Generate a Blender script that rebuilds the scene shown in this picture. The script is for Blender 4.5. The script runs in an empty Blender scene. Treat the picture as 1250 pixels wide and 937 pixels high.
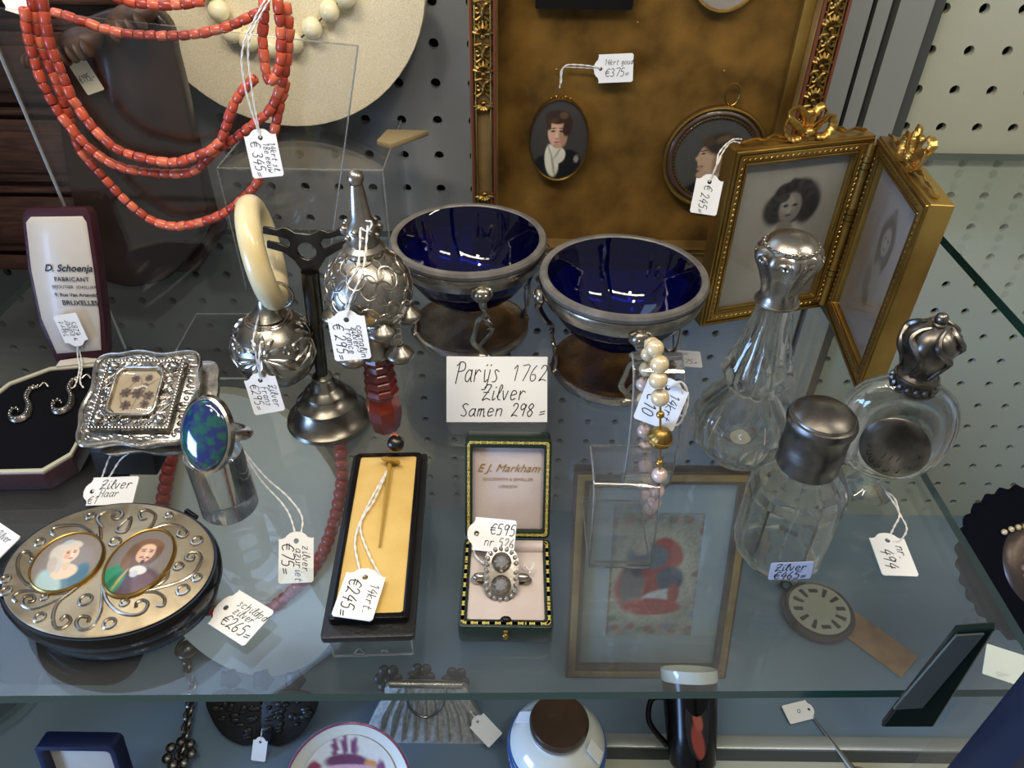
import bpy, bmesh, math, random
import numpy as np
from mathutils import Vector as V, Matrix
from mathutils.geometry import tessellate_polygon
random.seed(7); rng = np.random.RandomState(7)
PI = math.pi; R = math.radians
scn = bpy.context.scene; COL = scn.collection
# ------------------------------------------------------------------ camera (all modelling is in millimetres, 1 mm = 0.001 unit)
PITCH, ROLL, FPX, CAMZ = R(38.168), R(0.784), 906.49, 260.0
fw = V((0, math.cos(PITCH), -math.sin(PITCH))); rt0 = V((1, 0, 0)); up0 = rt0.cross(fw)
rt = rt0*math.cos(ROLL)+up0*math.sin(ROLL); up = up0*math.cos(ROLL)-rt0*math.sin(ROLL)
cd = bpy.data.cameras.new('camera'); cam = bpy.data.objects.new('camera', cd); COL.objects.link(cam)
cd.sensor_fit = 'HORIZONTAL'; cd.sensor_width = 36; cd.lens = FPX/1250*36; cd.clip_start = .01; cd.clip_end = 50
mw = Matrix((rt, up, -fw)).transposed().to_4x4(); mw.translation = V((0, 0, CAMZ*.001)); cam.matrix_world = mw
scn.camera = cam
scn.view_settings.view_transform = 'Standard'; scn.view_settings.look = 'None'
scn.view_settings.gamma = 1; scn.view_settings.use_curve_mapping = False
scn.view_settings.exposure = 0.0
cy = scn.cycles
cy.max_bounces = 14; cy.transparent_max_bounces = 32; cy.transmission_bounces = 12; cy.glossy_bounces = 6
cy.diffuse_bounces = 3; cy.use_denoising = True; cy.sample_clamp_indirect = 4.0; cy.caustics_reflective = False
# ------------------------------------------------------------------ world and lamps
w = bpy.data.worlds.new('world'); scn.world = w; w.use_nodes = True
bg = w.node_tree.nodes['Background']; bg.inputs[0].default_value = (.70, .70, .69, 1); bg.inputs[1].default_value = .38
def area(name, loc, target, sx, sy, power, col):
    d = bpy.data.lights.new(name, 'AREA'); d.shape = 'RECTANGLE'; d.size = sx*.001; d.size_y = sy*.001
    d.energy = power; d.color = col
    o = bpy.data.objects.new(name, d); COL.objects.link(o); o.location = V(loc)*.001
    o.rotation_euler = (V(target)-V(loc)).to_track_quat('-Z', 'Y').to_euler(); return o
area('led_strip', (-60, 130, 520), (0, 330, 0), 620, 30, 2.0, (1, .89, .74))
area('led_strip', (470, 200, 480), (420, 480, 60), 300, 30, .95, (1, .92, .78))
area('warm_spot', (260, -150, 900), (60, 300, 0), 90, 90, 1.9, (1, .90, .76))
area('warm_spot', (-260, -100, 900), (-60, 320, 0), 90, 90, 1.4, (1, .92, .8))
area('warm_spot', (-240, 230, 760), (-150, 505, 120), 60, 60, .45, (1, .88, .72))  # added lamp out of view, brightens the linen bust
area('shop_window', (-620, 760, 900), (-60, 200, -100), 520, 420, 1.9, (.45, .66, 1))
area('shop_window', (-1150, -250, -60), (-120, 280, -320), 560, 400, 25, (.32, .54, 1))
# ------------------------------------------------------------------ pixel of the photograph -> point of the place (mm)
def ray(u, v): return (rt*((u-625)/FPX) - up*((v-468.5)/FPX) + fw)
EYE = V((0, 0, CAMZ))
def at(u, v, z=0): d = ray(u, v); return EYE + d*((z-CAMZ)/d.z)
def ay(u, v, Y): d = ray(u, v); return EYE + d*(Y/d.y)
def onp(u, v, p, n): d = ray(u, v); return EYE + d*((p-EYE).dot(n)/d.dot(n))
def frame(o, x, y):
    x = V(x).normalized(); y = V(y); z = x.cross(y).normalized(); y = z.cross(x)
    m = Matrix((x, y, z)).transposed().to_4x4(); m.translation = V(o); return m
# ------------------------------------------------------------------ things and parts
MAT4 = {}
def thing(name, label, cat, loc=(0, 0, 0), rz=0, group=None):
    o = bpy.data.objects.new(name, None); COL.objects.link(o); o.empty_display_size = .01
    o.location = V(loc)*.001; o.rotation_euler = (0, 0, rz); o['label'] = label; o['category'] = cat
    if group: o['group'] = group
    m = Matrix.Rotation(rz, 4, 'Z'); m.translation = V(loc); MAT4[o.name] = m
    return o
def tag_(o, label=None, cat=None, group=None, kind=None):
    for k, x in (('label', label), ('category', cat), ('group', group), ('kind', kind)):
        if x: o[k] = x
    return o
def link(name, me, parent=None, M=None):
    o = bpy.data.objects.new(name, me); COL.objects.link(o)
    if parent is not None: o.parent = parent; MAT4[o.name] = MAT4[parent.name]
    else: MAT4[o.name] = Matrix()
    if M is not None:
        m = M.copy(); m.translation = m.translation*.001; o.matrix_local = m
    return o
ID = Matrix()
class MB:
    def __init__(s): s.v = []; s.f = []; s.mi = []
    def add(s, vs, fs, M=None, mi=0):
        n = len(s.v)
        s.v += [tuple(M @ V(p)) for p in vs] if M is not None else [tuple(p) for p in vs]
        s.f += [tuple(i+n for i in f) for f in fs]; s.mi += [mi]*len(fs); return s
    def box(s, c, d, M=None, taper=1.0):
        x, y, z = d[0]/2, d[1]/2, d[2]/2; c = V(c)
        vs = [c+V((a*x*(taper if k > 0 else 1), b*y*(taper if k > 0 else 1), k*z)) for k in (-1, 1) for a, b in ((-1, -1), (1, -1), (1, 1), (-1, 1))]
        return s.add(vs, [(3, 2, 1, 0), (4, 5, 6, 7), (0, 1, 5, 4), (1, 2, 6, 5), (2, 3, 7, 6), (3, 0, 4, 7)], M)
    def lathe(s, prof, seg=32, M=None, rib=None, loop=False):
        vs = []; idx = []
        for i, (r, z) in enumerate(prof):
            if r < 1e-6: idx.append([len(vs)]); vs.append((0, 0, z))
            else:
                idx.append(list(range(len(vs), len(vs)+seg)))
                for k in range(seg):
                    a = 2*PI*k/seg; q = r*(rib(a, z) if rib else 1); vs.append((q*math.cos(a), q*math.sin(a), z))
        fs = []
        rows = list(zip(idx, idx[1:]))+([(idx[-1], idx[0])] if loop else [])
        for A, B in rows:
            for k in range(seg):
                j = (k+1) % seg
                if len(A) == 1 and len(B) == 1: continue
                if len(A) == 1: fs.append((A[0], B[j], B[k]))
                elif len(B) == 1: fs.append((A[k], A[j], B[0]))
                else: fs.append((A[k], A[j], B[j], B[k]))
        return s.add(vs, fs, M)
    def sphere(s, c, r, seg=16, rings=10, M=None):
        r = (r, r, r) if not hasattr(r, '__len__') else r
        pr = [(math.sin(PI*i/rings), -math.cos(PI*i/rings)) for i in range(rings+1)]
        pr[0] = (0, -1); pr[-1] = (0, 1)
        T = Matrix.Translation(V(c)) @ Matrix.Diagonal((*r, 1))
        return s.lathe(pr, seg, (M @ T) if M is not None else T)
    def tube(s, pts, r, seg=8, closed=False, M=None, flat=1.0):
        P = [V(p) for p in pts]; n = len(P)
        rr = r if hasattr(r, '__len__') else [r]*n
        T = []
        for i in range(n):
            a = P[(i-1) % n] if (closed or i > 0) else P[i]; b = P[(i+1) % n] if (closed or i < n-1) else P[i]
            t = (b-a); T.append(t.normalized() if t.length > 1e-9 else V((0, 0, 1)))
        N = T[0].orthogonal().normalized(); vs = []
        for i in range(n):
            N = (N - T[i]*N.dot(T[i])); N = N.normalized() if N.length > 1e-6 else T[i].orthogonal().normalized()
            B = T[i].cross(N)
            for k in range(seg):
                a = 2*PI*k/seg; vs.append(P[i]+N*(math.cos(a)*rr[i])+B*(math.sin(a)*rr[i]*flat))
        fs = []
        for i in range(n if closed else n-1):
            for k in range(seg):
                a, b = i*seg, ((i+1) % n)*seg; j = (k+1) % seg
                fs.append((a+k, a+j, b+j, b+k))
        if not closed: fs += [tuple(reversed(range(seg))), tuple(range((n-1)*seg, n*seg))]
        return s.add(vs, fs, M)
    def torus(s, c, R0, r, seg=32, ts=8, M=None, sx=1, sy=1):
        return s.tube([V(c)+V((R0*sx*math.cos(2*PI*k/seg), R0*sy*math.sin(2*PI*k/seg), 0)) for k in range(seg)], r, ts, True, M)
    def prism(s, loops, z0, z1, M=None):
        L = [[V((p[0], p[1], 0)) for p in l] for l in loops]; flat = [p for l in L for p in l]; n = len(flat)
        tri = tessellate_polygon(L)
        vs = [(p.x, p.y, z0) for p in flat]+[(p.x, p.y, z1) for p in flat]
        fs = [tuple(t) for t in tri]+[tuple(i+n for i in reversed(t)) for t in tri]
        o = 0
        for l in L:
            m = len(l)
            for k in range(m): a, b = o+k, o+(k+1) % m; fs.append((a, b, b+n, a+n))
            o += m
        return s.add(vs, fs, M)
    def slab(s, low, high):
        n = len(low); fs = [tuple(reversed(range(n))), tuple(range(n, 2*n))]+[(k, (k+1) % n, n+(k+1) % n, n+k) for k in range(n)]
        return s.add(list(low)+list(high), fs)
    def mesh(s, name, mats, smooth=True, bevel=0, angle=38, inv=None, segs=2):
        me = bpy.data.meshes.new(name)
        vs = [(inv @ V(p))*.001 for p in s.v] if inv is not None else [V(p)*.001 for p in s.v]
        me.from_pydata(vs, [], s.f)
        if len(set(s.mi)) > 1: me.polygons.foreach_set('material_index', s.mi)
        b = bmesh.new(); b.from_mesh(me); bmesh.ops.recalc_face_normals(b, faces=b.faces)
        if bevel:
            es = [e for e in b.edges if len(e.link_faces) == 2 and e.calc_face_angle(0) > R(35)]
            bmesh.ops.bevel(b, geom=es, offset=bevel*.001, segments=segs, affect='EDGES', profile=.5, clamp_overlap=True)
        b.to_mesh(me); b.free()
        if smooth:
            me.polygons.foreach_set('use_smooth', [True]*len(me.polygons)); me.set_sharp_from_angle(angle=R(angle))
        for m in (mats if isinstance(mats, (list, tuple)) else [mats]): me.materials.append(m)
        return me
    def build(s, name, mats, parent=None, world=False, **k):
        inv = MAT4[parent.name].inverted() if (world and parent is not None) else None
        return link(name, s.mesh(name, mats, inv=inv, **k), parent)
def rrect(w, h, r, n=4, cx=0, cy_=0):
    out = []
    for sx, sy, a0 in ((1, 1, 0), (-1, 1, 90), (-1, -1, 180), (1, -1, 270)):
        for k in range(n+1):
            a = R(a0+90*k/n); out.append((cx+sx*(w/2-r)+r*math.cos(a), cy_+sy*(h/2-r)+r*math.sin(a)))
    return out
def circ(r, n=16, cx=0, cy_=0, sy=1): return [(cx+r*math.cos(2*PI*k/n), cy_+r*sy*math.sin(2*PI*k/n)) for k in range(n)]
def cr(pts, n=6, closed=False):      # Catmull-Rom through points
    P = [V(p) for p in pts]; m = len(P); out = []
    for i in range(m if closed else m-1):
        if closed: a, b, c, d = P[(i-1) % m], P[i], P[(i+1) % m], P[(i+2) % m]
        else: a, b, c, d = P[max(i-1, 0)], P[i], P[i+1], P[min(i+2, m-1)]
        for k in range(n):
            t = k/n; out.append(.5*((2*b)+(c-a)*t+(2*a-5*b+4*c-d)*t*t+(3*b-a-3*c+d)*t**3))
    if not closed: out.append(P[-1])
    return out
def resample(pts, step):
    out = [pts[0]]; acc = 0
    for a, b in zip(pts, pts[1:]):
        L = (b-a).length; d = step-acc
        while d <= L and L > 0: out.append(a.lerp(b, d/L)); d += step
        acc = (acc+L) % step if L else acc
    return out
# ------------------------------------------------------------------ materials
def lin(h):
    h = h.lstrip('#'); c = [int(h[i:i+2], 16)/255 for i in (0, 2, 4)]
    return tuple(x/12.92 if x <= .04045 else ((x+.055)/1.055)**2.4 for x in c)
def mat(name, col, rough=.5, metal=0, col2=None, ns=60, bump=0, bs=300, trans=0, ior=1.45, sheen=0, coat=0, detail=4, thr=(.35, .7), spec=.5, sss=0, rough2=None, wood=False):
    m = bpy.data.materials.new(name); m.use_nodes = True; nt = m.node_tree; N = nt.nodes; L = nt.links; p = N['Principled BSDF']
    c = lin(col) if isinstance(col, str) else col
    p.inputs['Base Color'].default_value = (*c, 1); p.inputs['Roughness'].default_value = rough; p.inputs['Metallic'].default_value = metal
    p.inputs['Transmission Weight'].default_value = trans; p.inputs['IOR'].default_value = ior; p.inputs['Specular IOR Level'].default_value = spec
    p.inputs['Sheen Weight'].default_value = sheen; p.inputs['Coat Weight'].default_value = coat; p.inputs['Coat Roughness'].default_value = .08
    if sss: p.inputs['Subsurface Weight'].default_value = sss; p.inputs['Subsurface Radius'].default_value = (.004, .003, .002)
    tc = N.new('ShaderNodeTexCoord'); src = tc.outputs['Object']
    if col2 or rough2 is not None:
        if wood:
            mp = N.new('ShaderNodeMapping'); mp.inputs['Scale'].default_value = (1, 9, 9); L.new(src, mp.inputs[0]); s2 = mp.outputs[0]
        else: s2 = src
        n = N.new('ShaderNodeTexNoise'); n.inputs['Scale'].default_value = ns; n.inputs['Detail'].default_value = detail; L.new(s2, n.inputs['Vector'])
        mr = N.new('ShaderNodeMapRange'); mr.inputs[1].default_value = thr[0]; mr.inputs[2].default_value = thr[1]; L.new(n.outputs['Fac'], mr.inputs[0])
        if col2:
            mx = N.new('ShaderNodeMix'); mx.data_type = 'RGBA'; L.new(mr.outputs[0], mx.inputs['Factor'])
            mx.inputs[6].default_value = (*c, 1); c2 = lin(col2) if isinstance(col2, str) else col2; mx.inputs[7].default_value = (*c2, 1)
            L.new(mx.outputs[2], p.inputs['Base Color'])
        if rough2 is not None:
            r2 = N.new('ShaderNodeMapRange'); r2.inputs[3].default_value = rough; r2.inputs[4].default_value = rough2
            L.new(mr.outputs[0], r2.inputs[0]); L.new(r2.outputs[0], p.inputs['Roughness'])
    if bump:
        n2 = N.new('ShaderNodeTexNoise'); n2.inputs['Scale'].default_value = bs; n2.inputs['Detail'].default_value = 3; L.new(src, n2.inputs['Vector'])
        b = N.new('ShaderNodeBump'); b.inputs['Strength'].default_value = bump; b.inputs['Distance'].default_value = .0006
        L.new(n2.outputs['Fac'], b.inputs['Height']); L.new(b.outputs[0], p.inputs['Normal'])
    return m
def sheet(name, tint, rough=0.0, ior=1.5, haze=0):     # flat clear sheet: lets light straight through and mirrors by Fresnel
    m = bpy.data.materials.new(name); m.use_nodes = True; nt = m.node_tree; N = nt.nodes; L = nt.links
    N.remove(N['Principled BSDF']); out = N['Material Output']
    t = N.new('ShaderNodeBsdfTransparent'); t.inputs[0].default_value = (*tint, 1)
    g = N.new('ShaderNodeBsdfGlossy'); g.inputs['Roughness'].default_value = rough
    f = N.new('ShaderNodeFresnel'); geo = N.new('ShaderNodeNewGeometry'); io = N.new('ShaderNodeMapRange')      # straight-through sheet: same index on both faces
    io.inputs[3].default_value = ior; io.inputs[4].default_value = 1/ior; L.new(geo.outputs['Backfacing'], io.inputs[0]); L.new(io.outputs[0], f.inputs[0])
    x = N.new('ShaderNodeMixShader'); L.new(f.outputs[0], x.inputs[0]); L.new(t.outputs[0], x.inputs[1]); L.new(g.outputs[0], x.inputs[2])
    o = x.outputs[0]
    if haze:      # dust film
        d = N.new('ShaderNodeBsdfDiffuse'); d.inputs[0].default_value = (.8, .82, .84, 1); n = N.new('ShaderNodeTexNoise'); n.inputs['Scale'].default_value = 9
        n.inputs['Detail'].default_value = 6; tc = N.new('ShaderNodeTexCoord'); L.new(tc.outputs['Object'], n.inputs['Vector'])
        mr = N.new('ShaderNodeMapRange'); mr.inputs[1].default_value = .3; mr.inputs[2].default_value = .8; mr.inputs[4].default_value = haze; L.new(n.outputs['Fac'], mr.inputs[0])
        y = N.new('ShaderNodeMixShader'); L.new(mr.outputs[0], y.inputs[0]); L.new(o, y.inputs[1]); L.new(d.outputs[0], y.inputs[2]); o = y.outputs[0]
    L.new(o, out.inputs[0]); return m
def crystal(name, tint=(1, 1, 1), clear=.35, rough=0.0):      # cut glass: refracts, and part of the light passes straight
    m = bpy.data.materials.new(name); m.use_nodes = True; nt = m.node_tree; N = nt.nodes; L = nt.links
    N.remove(N['Principled BSDF']); out = N['Material Output']
    g = N.new('ShaderNodeBsdfGlass'); g.inputs[0].default_value = (*tint, 1); g.inputs['IOR'].default_value = 1.5; g.inputs['Roughness'].default_value = rough
    t = N.new('ShaderNodeBsdfTransparent'); t.inputs[0].default_value = (*tint, 1)
    x = N.new('ShaderNodeMixShader'); x.inputs[0].default_value = clear; L.new(g.outputs[0], x.inputs[1]); L.new(t.outputs[0], x.inputs[2]); L.new(x.outputs[0], out.inputs[0]); return m
def painted(name, rough=.35, coat=.3):
    m = mat(name, '#808080', rough, coat=coat); nt = m.node_tree
    a = nt.nodes.new('ShaderNodeAttribute'); a.attribute_name = 'Col'; nt.links.new(a.outputs['Color'], nt.nodes['Principled BSDF'].inputs['Base Color']); return m
M = dict(
 peg=mat('pegboard_grey', '#8d9092', .6, bump=.15, bs=90), peg_lit=mat('pegboard_cream_lit', '#a6a897', .55, bump=.8, bs=75),  # lighter cream: the right bay's brighter light put into the paint colour
 dark=mat('dark_void', '#0c0c0d', .8), alu=mat('aluminium', '#a5a8a4', .35, .6), alud=mat('aluminium_dark', '#4a4d4c', .5, .3), board=mat('cabinet_floor_bluelit', '#687c8e', .45, bump=.05, bs=40),  # bluish floor colour holds some of the blue window light
 cream=mat('cream_board', '#b9b7a2', .5), glass=sheet('shelf_glass', (.93, .965, .96), haze=.05), edge=mat('glass_edge', '#1e4038', .12, spec=.8),
 edge2=mat('glass_edge_lit', '#47655c', .12, spec=.8), acryl=sheet('acrylic', (.965, .965, .965), .02, 1.5), acredge=mat('acrylic_edge', '#c9cbc8', .1, trans=.7),
 crys=crystal('cut_glass', (.975, .98, .97), .12), block=crystal('acrylic_block', (.985, .985, .985), .1),
 silver=mat('silver', '#b8b0a2', .24, 1, col2='#7c756a', ns=70, rough2=.36, bump=.08, bs=500), silverw=mat('silver_bright', '#d2cdc4', .22, 1, col2='#8f8a82', ns=160, bump=.12, bs=500),
 silverg=mat('silver_gilt_matt', '#b5a78c', .5, .75, col2='#8a7c62', ns=60, bump=.25, bs=260, thr=(.4, .75)), silverd=mat('tarnished_silver', '#8d8880', .28, 1, col2='#4c4742', ns=70, rough2=.4, bump=.1, bs=400),
 gem2=mat('old_cut_diamond', '#a9a9ac', .05, trans=.5, ior=2.1), steel=mat('dark_steel', '#55534f', .3, 1, col2='#35332f', ns=60), pin_gold=mat('pin_gold', '#c9a24a', .4, .55), pewter=mat('pewter', '#a39d8f', .27, 1, col2='#5f5a50', ns=40, rough2=.36),
 gold=mat('gilt_brass', '#b08f4e', .33, 1, col2='#7d622f', ns=50, rough2=.45, bump=.1, bs=300), goldb=mat('bright_gold', '#cda65a', .3, .92, col2='#9f7b3c', ns=120), tooling=mat('gold_tooling', '#d9c36a', .4, .35), tanrefl=mat('tan_reflection', '#93835f', .9), orn=mat('dull_gilt_carving', '#a98a4c', .36, .95, col2='#5f4720', ns=160),
 golds=mat('gilt_satin', '#b39550', .42, .9, col2='#8a6a34', ns=22, bump=.05), gesso=mat('gilded_wood', '#a58753', .5, .55, col2='#7a5e36', ns=40, bump=.2, bs=200), red=mat('red_bole_edge', '#6a3a26', .5, .2),
 velvet=mat('ochre_velvet', '#7a5a26', .95, col2='#46310f', ns=42, thr=(.3, .72), detail=7, sheen=.12, bump=.5, bs=700, spec=.1), brownw=mat('turned_walnut', '#4a3524', .3, col2='#33251a', ns=30, coat=.4),
 wood=mat('dark_wood', '#4a332c', .38, col2='#2a1c19', ns=45, coat=.15, wood=True), woodd=mat('ebonised_wood', '#35261f', .42, col2='#211713', ns=30, coat=.2), carve=mat('carved_brown', '#5c4232', .5, col2='#32231b', ns=110, bump=.6, bs=260),
 coral=mat('coral', '#cf5a3c', .3, col2='#a8402c', ns=60, coat=.3), coral2=mat('coral_pale', '#dc7350', .3, col2='#c0523a', ns=70, coat=.3), coral3=mat('coral_deep', '#b04430', .33, col2='#8f3424', ns=70, coat=.3), coralr=mat('coral_old_red', '#b23c28', .4, col2='#8c2a1e', ns=80, coat=.2),
 jade=mat('pale_jade', '#f3ebc6', .2, sss=.25, coat=.4), linen=mat('linen', '#efe5c9', .9, col2='#dccfac', ns=1300, bump=.7, bs=1500, detail=1), satin=mat('white_satin', '#cfc8bc', .38, col2='#b7afa4', ns=18, sheen=.4, coat=.1), satinp=mat('pinkish_silk', '#c9bdb6', .5, col2='#b9aaa4', ns=40, sheen=.3, bump=.15, bs=900),
 paper=mat('white_card', '#ececea', .55), paper2=mat('cream_paper', '#e6dfc6', .6), kraft=mat('kraft_card', '#a9825a', .7, col2='#8d6a48', ns=60), blueL=mat('pale_blue_label', '#b9c2dc', .6), ink=mat('black_ink', '#15151a', .6), ink2=mat('brown_ink', '#3a3436', .6), giltink=mat('gilt_lettering', '#c8a04a', .35, .8), thread=mat('white_thread', '#e4e2dc', .8),
 blue=mat('cobalt_glass', (.004, .006, .24), .03, trans=.95, ior=1.5), ground=mat('ground_glass_rim', '#8a8680', .42, .3, col2='#66625e', ns=80, bump=.2, bs=500),
 ivory=mat('ivory', '#e9dab0', .33, col2='#d3bd86', ns=40, sss=.15, coat=.3), agate=mat('red_agate', '#7a2a1c', .16, col2='#4f1b14', ns=45, coat=.5),
 black=mat('black_tortoise', '#09080b', .2, col2='#14100e', ns=30, spec=.3), blackm=mat('black_leatherette', '#161617', .42, bump=.3, bs=600), maroon=mat('maroon_leather', '#3a1822', .38, bump=.3, bs=500), velb=mat('midnight_velvet', '#0a0b12', .95, sheen=.0, spec=.15, bump=.4, bs=900), pad=mat('straw_velvet', '#d9b96f', .9, col2='#cda95c', ns=60, sheen=.3, bump=.3, bs=900),
 greenl=mat('dark_green_leather', '#16261d', .35, bump=.25, bs=600), stone=mat('azurite_malachite', '#1b2a5c', .1, col2='#1c5148', ns=230, coat=.8, thr=(.44, .58), detail=6), pearl=mat('pearl', '#d9c49a', .2, .25, coat=1), pearlp=mat('pearl_pink', '#d6bdb2', .2, .25, coat=1),
 gem=mat('rose_cut_stone', '#d9dadd', .05, trans=.4, ior=1.9, spec=.9), paint=painted('painted_enamel'), photo=painted('photograph_print', .4, .15), bluebox=mat('navy_leather', '#141d40', .4), porc=mat('white_porcelain', '#d9d8cc', .15, coat=.6), lustre=mat('pink_lustre', '#8a4a6a', .2, .2), cobalt=mat('cobalt_print', '#3a5a96', .2), bronze=mat('patinated_bronze', '#4d3f36', .35, .5, bump=.2), jet=mat('jet_black', '#1c1a19', .4, col2='#0d0c0c', ns=80, bump=.5, bs=300), mesh=mat('silver_mesh', '#c9c7c0', .5, .6, col2='#a5a39c', ns=260, bump=.6, bs=900), navy=mat('navy_frame', '#1d2438', .35, .3), mop=mat('opal_shell', '#a8a594', .2, coat=.5), matb=mat('picture_mount', '#8f9c9a', .8), cushion=mat('cream_cushion', '#cfc9b4', .8, bump=.2, bs=300))
# ------------------------------------------------------------------ handwriting: single-stroke glyphs on a grid, x-height 6, capitals 10
G = {'0': "3,0 1,2 1,8 3,10 5,8 5,2 3,0", '1': "2,8 4,10 4,0", '2': "1,8 2,10 4,10 5,8 4,5 1,0 3,1 6,0", '3': "1,9 3,10 5,8 3,5 5,4 5,1 3,0 1,1", '4': "4,10 1,4 6,4|5,7 4,-1", '5': "5,10 2,10 1,6 4,6 5,3 4,0 1,0", '6': "4,10 2,7 1,3 2,0 4,0 5,2 4,4 2,4", '7': "1,10 6,10 3,0", '8': "3,5 1,7 3,10 5,8 3,5 1,3 2,0 4,0 5,3 3,5", '9': "5,8 3,10 1,8 2,5 5,7 5,9 4,0", '€': "6,9 4,10 2,8 1,5 2,1 4,0 6,1|0,6 5,6|0,4 5,4", '=': "1,3 5,4|1,1 5,2", '-': "1,3 5,3", '.': "1,0 2,.8", ',': "2,1 1,-2", '+': "1,4 5,4|3,6 3,2",
 'a': "5,5 3,6 1,4 1,1 3,0 5,3 5,6 5,1 6,0", 'b': "1,10 1,0 3,0 5,2 4,5 1,4", 'c': "5,5 3,6 1,4 1,1 3,0 5,1", 'd': "5,5 3,6 1,3 2,0 4,1 5,5 6,10 5,0", 'e': "1,3 5,4 4,6 2,6 1,3 2,0 5,1", 'f': "5,9 4,10 2,7 2,-3|1,5 4,5", 'g': "5,5 3,6 1,4 2,1 5,3 5,6 4,-3 1,-2", 'h': "1,10 1,0|1,3 3,6 5,5 5,0", 'i': "2,6 2,0 4,1|3,8 3.4,8.6", 'j': "3,6 2,-3 0,-2|3,8 3.4,8.6", 'k': "1,10 1,0|5,6 1,3 5,0", 'l': "1,2 4,8 3,10 2,7 2,1 4,0", 'm': "1,6 1,0|1,4 3,6 3,0|3,4 5,6 6,0 7,0", 'n': "1,6 1,0|1,4 3,6 5,5 5,0", 'o': "3,6 1,4 1,1 3,0 5,2 5,5 3,6", 'p': "1,6 1,-3|1,5 4,6 5,3 3,0 1,1", 'r': "1,6 1,0|1,3 3,6 5,5", 's': "5,5 3,6 2,5 4,2 3,0 1,0", 't': "3,9 2,1 4,0|1,6 5,6", 'u': "1,6 1,1 3,0 5,2 5,6 5,0", 'v': "1,6 3,0 5,6", 'w': "1,6 2,0 4,4 5,0 7,6", 'y': "1,6 2,1 5,2|5,6 4,-3 1,-3", 'z': "1,6 5,6 1,0 5,0|2,3 4,3", 'ÿ': "1,6 2,0 4,1|5,6 4,-3 1,-4|2,8 2.4,8.6|5,8 5.4,8.6",
 'P': "2,10 1,-1|0,8 3,10 6,9 6,6 2,5", 'Z': "1,8 3,10 6,9 1,0 4,1 7,0|1,5 5,5", 'S': "5,9 3,10 1,8 5,3 4,0 1,1", 'H': "1,10 1,0|6,10 5,0|1,5 5,5", 'F': "1,0 2,10 6,10|1,5 5,5", 'J': "3,10 6,10|5,10 4,1 2,0 0,1", 'G': "6,8 4,10 1,7 1,2 4,0 6,3 4,4", 'N': "1,0 1,10 5,0 6,10", 'M': "1,0 2,10 4,3 7,10 7,0", 'D': "2,10 2,0|0,9 5,9 7,5 4,0 1,0", 'E': "6,9 3,10 2,7 4,5 1,3 3,0 6,1"}
def strokes(mb, text, h, x, y, z, Mx, width=.32, slant=.18, maxw=None):
    s = h/10; adv = sum((8 if c in 'mwM' else 4 if c in ' .,ijl' else 6.8)*s for c in text)
    k = min(1, maxw/adv) if maxw else 1
    for c in text:
        for st in (G[c].split('|') if c in G else []):
            P = [tuple(map(float, q.split(','))) for q in st.split()]
            P = [V((x+(a+b*slant)*s*k, y+b*s, z)) for a, b in P]
            P = cr(P, 3) if len(P) > 2 else P
            for a, b in zip(P, P[1:]):
                d = (b-a); 
                if d.length < 1e-6: continue
                d.normalize(); n = V((-d.y, d.x, 0))*width*.5; e = d*width*.3
                mb.add([a-e-n, b+e-n, b+e+n, a-e+n], [(0, 1, 2, 3)], Mx)
        x += (8 if c in 'mwM' else 4 if c in ' .,ijl' else 6.8)*s*k
def printed(text, size, Mx, mt, name, parent, shear=0, align='CENTER', space=1.0):
    c = bpy.data.curves.new('t', 'FONT'); c.body = text; c.size = size*.001; c.align_x = align; c.shear = shear; c.space_character = space; c.offset = size*.000018 if size > 2.7 and mt is M['ink'] else 0
    o = bpy.data.objects.new('t', c); COL.objects.link(o); bpy.context.view_layer.update()
    me = bpy.data.meshes.new_from_object(o.evaluated_get(bpy.context.evaluated_depsgraph_get())); bpy.data.objects.remove(o)
    m = Mx.copy(); m.translation *= .001; me.transform(MAT4mm(parent).inverted() @ m); me.materials.append(mt); return link(name, me, parent)
def MAT4mm(o): m = MAT4[o.name].copy(); m.translation *= .001; return m
def twist(mb, pts, r=.42, closed=False, M=None):
    P = resample(cr(pts, 8), 1.2)
    if len(P) < 2: P = [V(pts[0]), V(pts[-1])]
    for ph in (0, PI):
        Q = []
        for i, p in enumerate(P):
            t = (P[min(i+1, len(P)-1)]-P[max(i-1, 0)]).normalized(); n = t.orthogonal().normalized(); b = t.cross(n); a = ph+i*.9
            Q.append(p+(n*math.cos(a)+b*math.sin(a))*r*.55)
        mb.tube(Q, r*.62, 5, M=M)
def price_tag(label, hole, d, n, lines, strings=(), L=19, W=13.5, group=None, bend=0, matc='paper'):
    """lines: (text, height, x from the hole, y); strings: lists of points (mm)"""
    Mx = frame(hole, d, V(n).cross(V(d)))
    t = thing('price_tag', label, 'price tag', tuple(hole), 0, group)
    hw = W/2; q = hw*.55
    out = [(L-4, -hw), (L-3.3, -hw+.5)][::-1] if 0 else []
    out = [(-1.2, -hw), (L-4.2, -hw), (L-3.4, -hw+.8), (L-3.4, hw-.8), (L-4.2, hw), (-1.2, hw), (-1.0, hw-1.1), (-1.6, q+.6), (-2.6, q-.2), (-3.6, q*.6), (-4.0, 0), (-3.6, -q*.6), (-2.6, -q+.2), (-1.6, -q-.6), (-1.0, -hw+1.1)]
    MB().prism([out, circ(1.15, 12)], 0, .45, Mx).build('card', M[matc], t, world=True, smooth=False)
    mb = MB()
    for tx, h, x, y in lines: strokes(mb, tx, h, x, y, .53, Mx, width=max(.28, h*.085), maxw=L-3.5-x)
    if lines: mb.build('handwriting', M['ink'], t, world=True, smooth=False)
    if strings:
        mb = MB()
        for s in strings: twist(mb, s)
        mb.build('string', M['thread'], t, world=True)
    return t
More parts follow.
